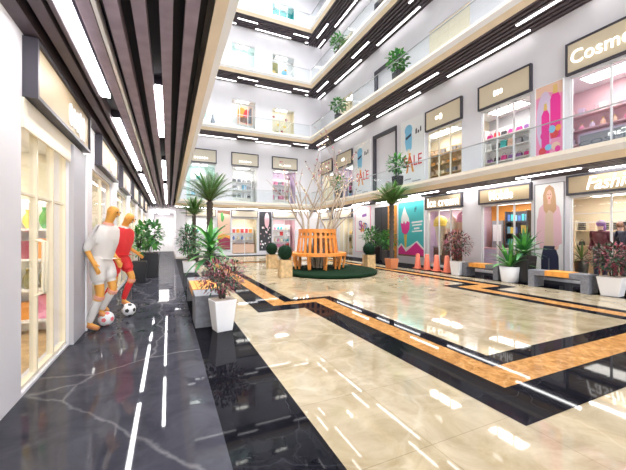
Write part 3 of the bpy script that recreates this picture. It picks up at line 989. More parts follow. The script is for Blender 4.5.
def sale(u0, u1, z0, z1, label):
    sh = [(0, ell(.33, .86, .17, .075)), (0, [(.20, .84), (.17, .70), (.22, .58), (.34, .53), (.47, .58), (.49, .72), (.47, .84)]), (1, [(.20, .76), (.46, .80), (.44, .76), (.22, .72)]),
          (2, [(.28, .58), (.40, .58), (.36, .50), (.30, .50)]),
          (3, [(.64, .76), (.70, .77), (.70, .84), (.64, .83)]), (3, [(.73, .76), (.79, .77), (.79, .81), (.73, .80)]), (3, [(.83, .77), (.88, .78), (.88, .85), (.83, .84)]),
          (4, [(.22, .24), (.30, .24), (.44, .52), (.36, .52)]), (4, [(.5, .24), (.58, .24), (.40, .52), (.34, .52)]),
          (5, [(.15, .14), (.45, .14), (.45, .155), (.15, .155)]), (5, [(.5, .10), (.85, .10), (.85, .115), (.5, .115)]), (5, [(.15, .06), (.4, .06), (.4, .07), (.15, .07)]), (5, [(.62, .03), (.68, .03), (.68, .08), (.62, .08)]), (5, [(.76, .04), (.82, .04), (.82, .09), (.76, .09)])]
    return poster('R', u0, u1, z0, z1, label, WH, sh, ['c_sky', 'c_navy', 'c_cream', 'c_charcoal', 'c_orange', 'c_gray'], texts=[('SALE', .52, .40, .78, .15, 'c_red')])


sale(11.14, 12.72, 3.62, 7.0, 'tall white sale banner with blue head and red letters, nearest the camera')
sale(15.42, 17.10, 3.62, 6.95, 'tall white sale banner with blue head and red letters, farther from camera')
# pink perfume
sh = [(0, [(0, .86), (.5, .9), (1, .84), (1, 1), (0, 1)]), (1, ell(.35, .55, .33, .38)),
      (2, [(.55, .30), (.92, .30), (.92, .80), (.84, .86), (.62, .86), (.55, .80)]), (3, [(.64, .86), (.82, .86), (.80, .97), (.66, .97)]),
      (4, [(.22, .12), (.52, .12), (.52, .62), (.44, .68), (.30, .68), (.22, .62)]), (3, [(.30, .68), (.44, .68), (.42, .77), (.32, .77)]),
      (5, ell(.70, .36, .16, .06)), (6, ell(.62, .42, .12, .05)), (5, ell(.25, .16, .14, .05)), (6, ell(.48, .2, .13, .04)), (7, ell(.84, .42, .10, .04)), (0, ell(.75, .2, .16, .05)), (4, ell(.82, .16, .1, .04)), (2, ell(.30, .36, .12, .05)),
      (8, [(.2, .03), (.3, .03), (.3, .08), (.2, .08)]), (8, [(.7, .03), (.76, .03), (.76, .09), (.7, .09)])]
poster('R', 5.52, 6.28, 3.62, 6.04, 'pink perfume poster with two magenta bottles, first floor', 'c_pink', sh, ['c_peach', 'c_lilac', 'c_magenta', 'c_gold', 'c_magenta', 'c_red', 'c_sky', 'c_orange', 'c_lilac'])
# fashion portrait
sh = [(0, [(0.170, .30), (0.830, .30), (0.925, .62), (0.854, .74), (0.642, .80), (0.358, .80), (0.146, .74), (0.075, .60)]),
      (1, [(0.335, .30), (0.665, .30), (0.642, .78), (0.500, .81), (0.382, .78)]),
      (2, [(0.217, 0), (0.854, 0), (0.830, .22), (0.712, .33), (0.311, .33), (0.217, .2)]),
      (3, [(0.311, .72), (0.288, .88), (0.382, .96), (0.524, .985), (0.665, .95), (0.736, .86), (0.760, .72), (0.665, .68), (0.500, .72), (0.406, .68)]),
      (4, ell(0.512, .875, .10, .058)), (5, ell(0.470, .885, .016, .006)), (5, ell(0.553, .885, .016, .006)), (6, ell(0.512, .845, .03, .007)), (4, [(0.465, .83), (0.559, .83), (0.571, .78), (0.453, .78)]),
      (7, [(0.465, .01), (0.535, .01), (0.524, .2), (0.476, .2)]), (0, [(0.028, .34), (0.146, .34), (0.193, .7), (0.075, .62)]), (0, [(0.830, .34), (0.948, .36), (0.925, .64), (0.830, .7)]), (4, ell(0.760, .31, .06, .02))]
poster('R', 5.50, 6.30, 0.12, 2.98, 'tall poster of a woman with long fair hair, pale coat and dark trousers', WH, sh,
       ['c_rose', 'c_beige', 'c_navy', 'c_hair', 'c_skin', 'c_brown', 'c_red', 'c_slate'], frame='c_gray')
# teal ice cream
sh = [(0, [(.12, .70), (.20, .84), (.26, .92), (.33, .82), (.44, .70), (.46, .62), (.12, .60)]), (1, [(.10, .62), (.2, .60), (.24, .66), (.3, .58), (.36, .65), (.47, .62), (.46, .50), (.38, .42), (.28, .40), (.16, .44)]),
      (2, [(.24, .40), (.36, .40), (.33, .10), (.28, .10)]), (0, [(0, .17), (.12, .24), (.3, .15), (.5, .2), (.75, .29), (1, .16), (1, 0), (0, 0)]),
      (1, [(0, .13), (.14, .20), (.32, .08), (.46, .14), (.72, .26), (1, .12), (1, 0), (0, 0)]), (3, [(.0, 0), (1, 0), (1, .03), (0, .03)]),
      (4, [(.66, .80), (.69, .80), (.69, .88), (.66, .88)]), (4, [(.70, .84), (.73, .84), (.73, .90), (.70, .90)]),
      (0, [(.55, .60), (.95, .615), (.95, .645), (.55, .63)]), (0, [(.57, .55), (.92, .565), (.92, .59), (.57, .575)]), (0, [(.64, .49), (.84, .50), (.84, .53), (.64, .52)]), (0, [(.56, .44), (.94, .455), (.94, .48), (.56, .465)])]
poster('R', 11.16, 12.95, 0.36, 3.02, 'teal poster of a pink and white ice cream beside ice cream shop', 'c_teal', sh, ['c_snow', 'c_magenta', 'c_yellow', 'c_brown', 'c_navy'])
# colourful sale poster
poster('R', 15.42, 17.0, 0.40, 3.05, 'white poster with colourful overlapping letters, ground floor by dark door', WH,
       [(0, [(.45, .78), (.75, .80), (.75, .86), (.45, .84)]), (1, ell(.35, .60, .14, .06)), (2, ell(.42, .50, .12, .05)), (3, [(.2, .30), (.8, .31), (.8, .325), (.2, .315)]), (3, [(.2, .35), (.75, .36), (.75, .37), (.2, .36)])],
       ['c_purple', 'c_lilac', 'c_yellow', 'c_gray'], frame='c_pink',
       texts=[('S', .34, .60, .24, .22, 'c_purple'), ('h', .48, .56, .2, .24, 'c_magenta'), ('o', .60, .56, .2, .2, 'c_orange'), ('p', .72, .54, .18, .22, 'c_blue')])
# back-wall posters
poster('B', 2.98, 3.80, 0.42, 3.05, 'warm beige poster with green leaf on ground-floor back wall', 'c_peach',
       [(0, [(0, 0), (1, 0), (1, .28), (.6, .34), (.25, .26), (0, .32)]), (1, [(0, .94), (1, .9), (1, 1), (0, 1)]), (2, [(.22, .92), (.40, .95), (.55, .82), (.42, .70), (.28, .74)]), (3, [(.0, .28), (.3, .26), (.6, .32), (1, .27), (1, .34), (.5, .4), (0, .36)]), (0, ell(.55, .6, .05, .02))],
       ['c_wine', 'c_brown', 'c_green', 'c_orange'], frame='c_gray')
rnd = random.Random(5)
sh = [(0, ell(.62, .78, .2, .2))]
for k in range(26):
    x, z = rnd.uniform(.1, .9), rnd.uniform(.04, .62)
    sh.append((k % 2, ell(x, z, rnd.uniform(.03, .09), rnd.uniform(.012, .03), 7)))
poster('B', 5.84, 6.72, 0.30, 3.05, 'black poster with white splashed pattern on ground-floor back wall', 'c_charcoal', sh, ['c_rose', 'c_snow'], frame='c_gray')


# ================================================================== PLANTS
def pot_square(t, w0, w1, h, m, soil='gravel'):
    p = MB().frustum(w0, w1, 0, h).build('pot', m, t, bevel=.012)
    MB().frustum(w1 * .9, w1 * .9, h - .01, h + .008).build('soil', soil, p)


def pot_round(t, r0, r1, h, m, soil='soil'):
    p = MB().lathe([(r0, 0), (r0 * 1.05, .02), (r1, h), (r1 * .9, h), (r1 * .88, h - .03), (.001, h - .03)], 24).build('pot', m, t)
    MB().lathe([(r1 * .88, h - .02), (.001, h - .012)], 20).build('soil', soil, p)


def bush(t, z0, z1, rad, n, mats, seed, lw=0.035, ll=0.075, stems=5, droop=.4):
    """twiggy shrub of small leaves, widest high up"""
    rnd = random.Random(seed)
    b = MB()
    tips = []
    for k in range(stems):
        a = 2 * PI * k / stems + rnd.uniform(-.3, .3)
        r = rad * rnd.uniform(.25, .55)
        p = [(0.03 * math.cos(a), .03 * math.sin(a), z0), (r * .4 * math.cos(a), r * .4 * math.sin(a), z0 + (z1 - z0) * .4), (r * math.cos(a), r * math.sin(a), z0 + (z1 - z0) * .8)]
        b.tube(p, [.014, .011, .005], 6)
        tips.append(p)
        for j in range(3):
            a2 = a + rnd.uniform(-1.2, 1.2)
            q = Vector(p[1]) + Vector((math.cos(a2) * rad * .6, math.sin(a2) * rad * .6, (z1 - z0) * rnd.uniform(.15, .5)))
            b.tube([p[1], q], [.007, .003], 5)
    b.build('stems', 'bark', t)
    b = MB()
    zc = z0 + (z1 - z0) * .58
    for k in range(n):
        while True:
            v = Vector((rnd.uniform(-1, 1), rnd.uniform(-1, 1), rnd.uniform(-1, 1)))
            if .25 < v.length < 1:
                break
        p = Vector((v.x * rad, v.y * rad, zc + v.z * (z1 - z0) * .45))
        d = Vector((v.x + rnd.uniform(-.6, .6), v.y + rnd.uniform(-.6, .6), v.z * .5 + rnd.uniform(-.3, .7)))
        b.leaf(p, d, (0, 0, 1), ll * rnd.uniform(.7, 1.3), lw * rnd.uniform(.8, 1.3), rnd.choices(range(len(mats)), [4.5, 5, 1][:len(mats)])[0], droop, 2)
    b.build('foliage', mats, t)


def ficus(t, z0, z1, rad, n, seed, mats=('leaf', 'leaf_bright'), stems=3, lw=.11, ll=.19):
    bush(t, z0, z1, rad, n, list(mats), seed, lw, ll, stems, .5)


def straps(t, z0, n, ln, w, mats, seed, tilt=(0.2, 1.1), droop=.9, stem_h=0.0):
    """rosette of long arching blades"""
    rnd = random.Random(seed)
    if stem_h:
        MB().tube([(0, 0, z0 - .03), (.01, 0, z0 + stem_h * .5), (0, 0, z0 + stem_h)], [.035, .03, .03], 8).build('stem', 'bark', t)
    b = MB()
    for k in range(n):
        a = k * 2.399 + rnd.uniform(-.2, .2)
        f = k / n
        el = tilt[0] + (tilt[1] - tilt[0]) * (1 - f) + rnd.uniform(-.1, .1)
        d = Vector((math.cos(a) * math.sin(el), math.sin(a) * math.sin(el), math.cos(el)))
        b.leaf((.02 * math.cos(a), .02 * math.sin(a), z0 + stem_h * (.35 + .65 * f) if stem_h else z0), d, (0, 0, 1), ln * rnd.uniform(.75, 1.1), w * rnd.uniform(.8, 1.2), k % len(mats), droop * rnd.uniform(.7, 1.2), 6)
    b.build('foliage', mats, t)


def palm(t, z0, zt, r0, r1, nf, fl, seed, lean=0.0):
    rnd = random.Random(seed)
    b = MB()
    pts, rr = [], []
    n = 22
    for i in range(n + 1):
        f = i / n
        pts.append((lean * f * f, 0, z0 + (zt - z0) * f))
        rr.append((r0 + (r1 - r0) * f) * (1.12 if i % 2 else .92))
    b.tube(pts, rr, 10)
    b.build('trunk', 'bark', t)
    b = MB()
    for k in range(nf):
        a = k * 2.399
        f = k / nf
        el = .06 + .95 * (1 - f) + rnd.uniform(-.1, .1)
        d = Vector((math.cos(a) * math.sin(el), math.sin(a) * math.sin(el), math.cos(el)))
        p = Vector((lean, 0, zt - .02))
        L = fl * rnd.uniform(.85, 1.1)
        seg = 11
        pp = [p.copy()]
        dd = d.copy()
        for i in range(seg):
            p = p + dd * L / seg
            dd = (dd - Vector((0, 0, .065))).normalized()
            pp.append(p.copy())
        b.tube(pp, [.018 * (1 - .85 * i / seg) for i in range(seg + 1)], 5, 1)
        for i in range(2, seg * 2 + 1):
            q = pp[i // 2] if i % 2 == 0 else (pp[i // 2] + pp[min(seg, i // 2 + 1)]) / 2
            dq = (pp[min(seg, i // 2 + 1)] - pp[max(0, i // 2 - 1)]).normalized()
            sd = dq.cross(Vector((0, 0, 1)))
            if sd.length < .01:
                sd = dq.orthogonal()
            sd.normalize()
            ll = L * .36 * math.sin(PI * (.15 + .8 * i / (seg * 2))) + .05
            for s in (-1, 1):
                b.leaf(q, dq * .75 + sd * s * .8 + Vector((0, 0, .15)), (0, 0, 1), ll, .027, 0 if (i + k) % 4 else 2, .5, 3)
    b.build('fronds', ['palm_leaf', 'bark', 'leaf_bright'], t)


RED = ['leaf_dark', 'leaf_red', 'leaf_pink']
t = thing('potted_shrub', 'dark red and green shrub in white square pot, nearest the camera', 'plant', (.72, 4.82, .002), .2)
pot_square(t, .23, .325, .455, 'pot_white')
bush(t, .45, 1.04, .36, 800, RED, 11, .026, .06)
t = thing('potted_shrub', 'green bushy plant in white pot at far end of the left black strip', 'plant', (.69, 12.75, .002))
pot_square(t, .36, .45, .42, 'pot_white')
bush(t, .42, 1.75, .42, 600, ['leaf_dark', 'leaf', 'leaf_pink'], 12, .06, .15)
t = thing('leafy_plant', 'broad-bladed bright green plant rising behind the red potted shrub', 'plant', (.98, 8.67, .002))
pot_round(t, .16, .22, .45, 'pot_black')
straps(t, .44, 60, .72, .11, ['leaf_bright', 'leaf', 'leaf_bright'], 13, (.35, 1.45), 1.1, .80)
t = thing('planter_plant', 'leafy green plant in dark square planter beside the red footballer', 'plant', (-.58, 11.95, .002))
pot_square(t, .52, .56, .80, 'pot_black', 'soil')
ficus(t, .80, 1.80, .40, 330, 14)
t = thing('planter_plant', 'leafy green plant in dark planter against left wall, nearer of two', 'plant', (-.80, 10.75, .002))
pot_square(t, .34, .38, .62, 'pot_black', 'soil')
ficus(t, .62, 1.62, .2, 150, 15, lw=.08, ll=.13)
t = thing('potted_palm', 'tall potted palm with dark trunk, larger of the two at left', 'palm', (1.80, 16.0, .0025))
pot_round(t, .24, .32, .5, 'pot_black')
palm(t, .48, 3.0, .13, .15, 34, 1.5, 16)
t = thing('potted_palm', 'slender potted palm, smaller and left of the tall one', 'palm', (1.22, 17.9, .0025))
pot_round(t, .22, .28, .45, 'pot_black')
palm(t, .43, 2.45, .08, .10, 28, .92, 17)
t = thing('potted_palm', 'palm in terracotta square pot before the teal poster', 'palm', (8.50, 10.75, .002))
pot_square(t, .34, .42, .42, 'terracotta', 'soil')
palm(t, .42, 2.65, .085, .10, 28, .98, 18)
t = thing('planter_plant', 'green leafy plant in black planter before the dark door', 'plant', (9.95, 14.15, .002))
pot_square(t, .5, .55, .75, 'pot_black', 'soil')
ficus(t, .75, 1.75, .52, 260, 19)
t = thing('planter_plant', 'green leafy plant in black planter behind the terracotta-potted palm', 'plant', (9.75, 12.6, .002))
pot_square(t, .4, .45, .65, 'pot_black', 'soil')
ficus(t, .65, 1.6, .42, 220, 20)
t = thing('potted_shrub', 'dusky red shrub in white square pot beside the orange cones', 'plant', (9.22, 8.05, .002), .1)
pot_square(t, .28, .37, .48, 'pot_white')
bush(t, .48, 1.5, .50, 800, RED, 21, .045, .10)
t = thing('potted_aloe', 'spiky green plant in white tapered pot between the right benches', 'plant', (9.30, 6.22, .002))
pot_round(t, .21, .28, .46, 'pot_white', 'gravel')
straps(t, .44, 36, .85, .085, ['leaf_bright', 'leaf'], 22, (.08, 1.2), .8)
t = thing('potted_dracaena', 'green broad-leaved plant in tall black square pot by fashion poster', 'plant', (9.55, 5.95, .002))
pot_square(t, .36, .46, .78, 'pot_black', 'soil')
straps(t, .77, 40, .70, .12, ['leaf_bright', 'leaf', 'leaf'], 23, (.1, 1.3), .9, .15)
t = thing('potted_shrub', 'dark red shrub in white square pot at right edge, beside long bench', 'plant', (9.28, 3.80, .002), .1)
pot_square(t, .32, .45, .44, 'pot_white')
bush(t, .44, 1.18, .48, 800, ['leaf_dark', 'leaf_red', 'leaf_red'], 24, .045, .10)
# plants on the galleries
for li in range(3):
    for k, y in enumerate((11.65, 17.2)):
        t = thing('gallery_plant', 'green plant in dark pot on the %s right-hand gallery, %s one' % (LEV[li], ['nearer', 'farther'][k]), 'plant', (9.55, y, FLR[li]), .3 * k)
        pot_square(t, .34, .38, .55, 'pot_black', 'soil')
        ficus(t, .55, 1.5, .46, 170, 30 + li * 2 + k, ('leaf', 'leaf_bright'))

# topiaries
for (x, y, lab) in [(3.52, 10.0, 'clipped round topiary in wooden box, nearest the camera, left of ring bench'), (3.95, 12.9, 'clipped round topiary in wooden box, behind the nearest one'),
                    (7.50, 10.95, 'clipped round topiary in wooden box at right end of the dark turf')]:
    t = thing('topiary', lab, 'plant', (x, y, .0))
    MB().box(-.17, .17, -.17, .17, 0, .58).build('planter_box', 'crate_wood', t, bevel=.008)
    b = MB()
    for s in (-1, 1):
        for q in (-1, 1):
            MB().box(s * .172 - .02, s * .172 + .02, q * .172 - .02, q * .172 + .02, 0, .6).build('corner_post', 'crate_wood', t)
    MB().box(-.15, .15, -.15, .15, .56, .59).build('soil', 'soil', t)
    rnd = random.Random(int(x * 10))
    b = MB()
    b.ball((0, 0, .82), (.24, .24, .245), 0, 20, 14)
    for k in range(650):
        a, u = rnd.uniform(0, 2 * PI), rnd.uniform(-1, 1)
        r = math.sqrt(1 - u * u)
        v = Vector((r * math.cos(a), r * math.sin(a), u))
        b.leaf((v.x * .24, v.y * .24, .82 + v.z * .245), v + Vector((rnd.uniform(-.5, .5), rnd.uniform(-.5, .5), rnd.uniform(-.5, .5))), (0, 0, 1), .05, .022, 0, .1, 1)
    b.build('foliage', 'topiary', t)

# ================================================================== CENTREPIECE: turf, ring bench, tree
CX, CY = 5.29, 11.24
t = thing('turf_disc', 'rounded dark green turf bed under the ring bench', 'planter', (5.51, 10.62, 0), -math.radians(24.4))
MB().lathe([(.985, 0), (1, .03), (1, .10), (.965, .125), (.001, .125)], 64, sx=1.75, sy=1.95).build('bed', 'turf', t)
rnd = random.Random(3)
b = MB()
for k in range(5200):
    a, r = rnd.uniform(0, 2 * PI), math.sqrt(rnd.uniform(.2, 1))
    p = Vector((1.75 * r * math.cos(a), 1.95 * r * math.sin(a), .118 if r < .97 else rnd.uniform(.03, .12)))
    b.leaf(p, (rnd.uniform(-.5, .5) + (math.cos(a) if r > .96 else 0), rnd.uniform(-.5, .5) + (math.sin(a) if r > .96 else 0), .9), (1, 0, 0), .05, .012, 0, .2, 1)
gr = b.build('grass_blades', 'turf', t)
gr['kind'] = 'stuff'

t = thing('ring_bench', 'orange wooden ring bench with slatted back around the tree', 'bench', (CX, CY, .125))
SZ = .60
N = 16


def ring_band(b, r0, r1, z0, z1, n=48):
    b.lathe([(r0, z0), (r1, z0), (r1, z1), (r0, z1), (r0, z0)], n, 0, smooth=False)


b = MB()
for k in range(4):
    r = .80 + k * .085
    ring_band(b, r, r + .072, SZ - .045, SZ)
b.build('seat', 'bench_wood', t)
b = MB()
ring_band(b, 1.105, 1.14, SZ - .11, SZ - .005)
b.build('seat_apron', 'bench_wood', t)
b = MB()
ring_band(b, .70, .735, 1.36, 1.50)
b.build('top_rail', 'bench_wood', t)
b = MB()
ring_band(b, .715, .745, 1.16, 1.25)
b.build('mid_rail', 'bench_wood', t)
for k in range(24):
    a = 2 * PI * k / 24
    c, s = math.cos(a), math.sin(a)
    p0, p1 = Vector((.80 * c, .80 * s, SZ - .02)), Vector((.70 * c, .70 * s, 1.48))
    tx = Vector((-s, c, 0)) * .045
    rd = Vector((c, s, 0)) * .014
    vs = [p0 - tx - rd, p0 + tx - rd, p0 + tx + rd, p0 - tx + rd, p1 - tx - rd, p1 + tx - rd, p1 + tx + rd, p1 - tx + rd]
    MB().add(vs, [(0, 3, 2, 1), (4, 5, 6, 7), (0, 1, 5, 4), (1, 2, 6, 5), (2, 3, 7, 6), (3, 0, 4, 7)]).build('back_slat', 'bench_wood', t)
for k in range(10):
    a = 2 * PI * (k + .3) / 10
    c, s = math.cos(a), math.sin(a)
    b = MB()
    b.tube([(1.0 * c, 1.0 * s, 0), (1.09 * c, 1.09 * s, SZ - .05)], [.04, .05], 4, smooth=False)
    b.tube([(.84 * c, .84 * s, 0), (.84 * c, .84 * s, SZ - .05)], .04, 4, smooth=False)
    b.tube([(.84 * c, .84 * s, .25), (1.04 * c, 1.04 * s, .25)], .025, 4, smooth=False)
    b.build('leg', 'bench_wood', t)

t = thing('tree', 'slender pale multi-stemmed tree with fairy lights inside the ring bench', 'tree', (CX, CY, .12))
rnd = random.Random(8)
b, bl, bu = MB(), MB(), MB()
R_ = Vector((.9105, -.4136, 0))
F_ = Vector((.4136, .9105, 0))


def limb(p, d, ln, r, depth):
    pts, rr = [Vector(p)], [r]
    dd = Vector(d).normalized()
    seg = 6
    for i in range(seg):
        dd = (dd + Vector((rnd.uniform(-.16, .16), rnd.uniform(-.16, .16), rnd.uniform(-.03, .12)))).normalized()
        pts.append(pts[-1] + dd * ln / seg)
        rr.append(r * (1 - .55 * (i + 1) / seg))
    b.tube(pts, rr, 6)
    for i in range(1):
        q = pts[rnd.randint(2, seg)]
        bu.ball(q + Vector((rnd.uniform(-.05, .05), rnd.uniform(-.05, .05), -.03)), .014, 0, 6, 4)
    if depth == 0:
        for i in range(4):
            q = pts[rnd.randint(2, seg)]
            bl.leaf(q, (rnd.uniform(-1, 1), rnd.uniform(-1, 1), rnd.uniform(-.2, 1)), (0, 0, 1), .09, .06, rnd.randint(0, 1), .3, 2)
        return
    for k in range(3):
        i = rnd.randint(3, seg)
        a = rnd.uniform(0, 2 * PI)
        nd = (dd + Vector((math.cos(a), math.sin(a), rnd.uniform(-.1, .5))) * .8)
        limb(pts[i], nd, ln * rnd.uniform(.5, .7), rr[i] * .7, depth - 1)


for (l, f, el) in [(-.30, .1, .16), (.05, -.05, .05), (.22, .1, .14), (.38, -.15, .22), (-.12, .25, .18), (.0, -.3, .15)]:
    d = R_ * l + F_ * f + Vector((0, 0, 1))
    base = R_ * l * .35 + F_ * f * .4
    limb(base, d, 3.0, .062, 2)
br = b.build('branches', 'pale_bark', t)
bl.build('foliage', ['blossom', 'leaf_pink'], t)
bu.build('fairy_lights', 'bulb', br)


# ================================================================== BENCHES, CONES, BALLS
def bench(label, x0, x1, y0, y1, seat, h=.45, leg=.16, solid=False):
    t = thing('bench', label, 'bench', ((x0 + x1) / 2, (y0 + y1) / 2, .002))
    w, d = (x1 - x0) / 2, (y1 - y0) / 2
    c = (y0 + y1) / 2
    a, e = seat[0] - c, seat[1] - c
    for s in (-1, 1):
        ya, yb = (-d, a) if s < 0 else (e, d)
        b = MB()
        if solid and s < 0:
            b.box(-w, w, ya, yb, 0, h)
        else:
            b.box(-w, w, ya, yb, h - .13, h)
            lo = (ya, ya + leg) if s < 0 else (yb - leg, yb)
            b.box(-w, w, lo[0], lo[1], 0, h - .13)
        b.build('concrete_end', 'concrete', t, bevel=.006)
    n = 5
    b = MB()
    for k in range(n):
        x = -w + 2 * w * k / n
        b.box(x + .004, x + 2 * w / n - .004, a, e, h - .12, h + .012)
    b.build('wooden_seat', 'orange_wood', t, bevel=.004)
    MB().box(-w * .8, w * .8, a - .2, e + .2, h - .16, h - .121).build('support_rail', 'frame_dark', t)


bench('gray concrete bench with orange wooden seat between fashion poster and right-edge pot', 8.98, 9.42, 4.12, 5.50, (4.52, 5.08))
bench('gray concrete bench with orange wooden seat between aloe pot and cones', 9.22, 9.66, 6.55, 7.85, (6.98, 7.6))
bench('gray concrete bench with orange wooden seat behind the nearest white pot', .36, .80, 5.05, 7.35, (5.65, 6.75), .48, solid=True)

for k, y in enumerate((10.30, 9.78, 9.27, 8.76)):
    t = thing('traffic_cone', 'orange cone, %s from the palm in the row before ice cream shop' % ORD[k], 'cone', (9.50, y, .002), 0, 'orange cones before the ice cream shop')
    MB().box(-.15, .15, -.15, .15, 0, .03).build('base', 'cone_orange', t, bevel=.008)
    MB().lathe([(.135, .03), (.075, .60), (.05, .62), (.001, .62)], 20).build('body', 'cone_orange', t)


def football(label, loc, m):
    t = thing('football', label, 'ball', loc, .4)
    MB().ball((0, 0, .11), .11, 0, 24, 16).build('shell', 'ball_white', t)
    phi = (1 + 5 ** .5) / 2
    b = MB()
    for s1 in (-1, 1):
        for s2 in (-1, 1):
            for v in ((0, s1, s2 * phi), (s1, s2 * phi, 0), (s1 * phi, 0, s2)):
                v = Vector(v).normalized()
                u = v.orthogonal().normalized()
                w = v.cross(u)
                ring = [v * math.cos(.33) + (u * math.cos(2 * PI * i / 5) + w * math.sin(2 * PI * i / 5)) * math.sin(.33) for i in range(5)]
                mid = [((ring[i] + ring[(i + 1) % 5]) / 2).normalized() for i in range(5)]
                vs = [v] + [p for i in range(5) for p in (ring[i], mid[i])]
                b.add([Vector((0, 0, .11)) + q * .1115 for q in vs], [(0, 1 + i, 1 + (i + 1) % 10) for i in range(10)], 0, True)
    b.build('patches', m, t)


football('white football with red patches between the footballers', (-.88, 5.78, .002), 'ball_pink')
football('white football with black patches before the red footballer', (-.63, 6.32, .002), 'ball_black')

# giant ice cream cones in the window
for (y, x, z, col, sc, hs, lab) in [(10.62, 11.12, .85, 'c_yellow', .30, 1.0, 'giant model ice cream cone with yellow scoop, left in the shop window'), (9.95, 11.10, .74, 'c_cream', .28, 1.0, 'giant model ice cream cone with cream swirl, middle of the shop window'),
                                (9.42, 11.15, 1.0, 'c_pink', .27, 1.0, 'giant model ice cream cone with pink scoop, right in the shop window')]:
    t = thing('ice_cream_model', lab, 'ice cream model', (x, y, .06))
    MB().lathe([(.2, 0), (.2, .04), (.03, .06), (.03, z - .3)], 16).build('stand', 'c_charcoal', t)
    MB().lathe([(.04, z - .42), (sc * .85, z + .85), (sc * .92, z + .87), (sc * .8, z + .90)], 20).build('cone', 'c_peach' if col != 'c_yellow' else 'c_cream', t)
    b = MB()
    if 'swirl' in lab:
        b.lathe([(sc * .9, z + .86), (sc * 1.0, z + .95), (sc * .85, z + 1.05), (sc * .88, z + 1.12), (sc * .6, z + 1.22), (sc * .6, z + 1.28), (sc * .25, z + 1.40), (.001, z + 1.5)], 20)
    else:
        b.ball((0, 0, z + 1.05), sc, 0, 18, 12)
        b.lathe([(sc * .8, z + .86), (sc * 1.06, z + .90), (sc * .95, z + .97)], 18)
    b.build('scoop', col, t)


# ================================================================== FIGURES
def skinned(verts, edges, radii, level=1):
    me = bpy.data.meshes.new('tmp_skin')
    names = list(verts)
    idx = {n: i for i, n in enumerate(names)}
    me.from_pydata([verts[n] for n in names], [(idx[a], idx[c]) for a, c in edges], [])
    o = bpy.data.objects.new('tmp_skin', me)
    COL.objects.link(o)
    sk = o.modifiers.new('skin', 'SKIN')
    sk.use_smooth_shade = True
    for i, n in enumerate(names):
        r = radii[n]
        me.skin_vertices[0].data[i].radius = r if isinstance(r, tuple) else (r, r)
        me.skin_vertices[0].data[i].use_root = (i == 0)
    sb = o.modifiers.new('sub', 'SUBSURF')
    sb.levels = level
    sb.render_levels = level
    dg = bpy.context.evaluated_depsgraph_get()
    dg.update()
    res = bpy.data.meshes.new_from_object(o.evaluated_get(dg))
    bpy.data.objects.remove(o)
    bpy.data.meshes.remove(me)
    for p in res.polygons:
        p.use_smooth = True
    return res


def mesh_part(me, name, m, parent):
    me.materials.clear()
    me.materials.append(M[m])
    me.name = name
    o = bpy.data.objects.new(name, me)
    COL.objects.link(o)
    o.parent = parent
    return o


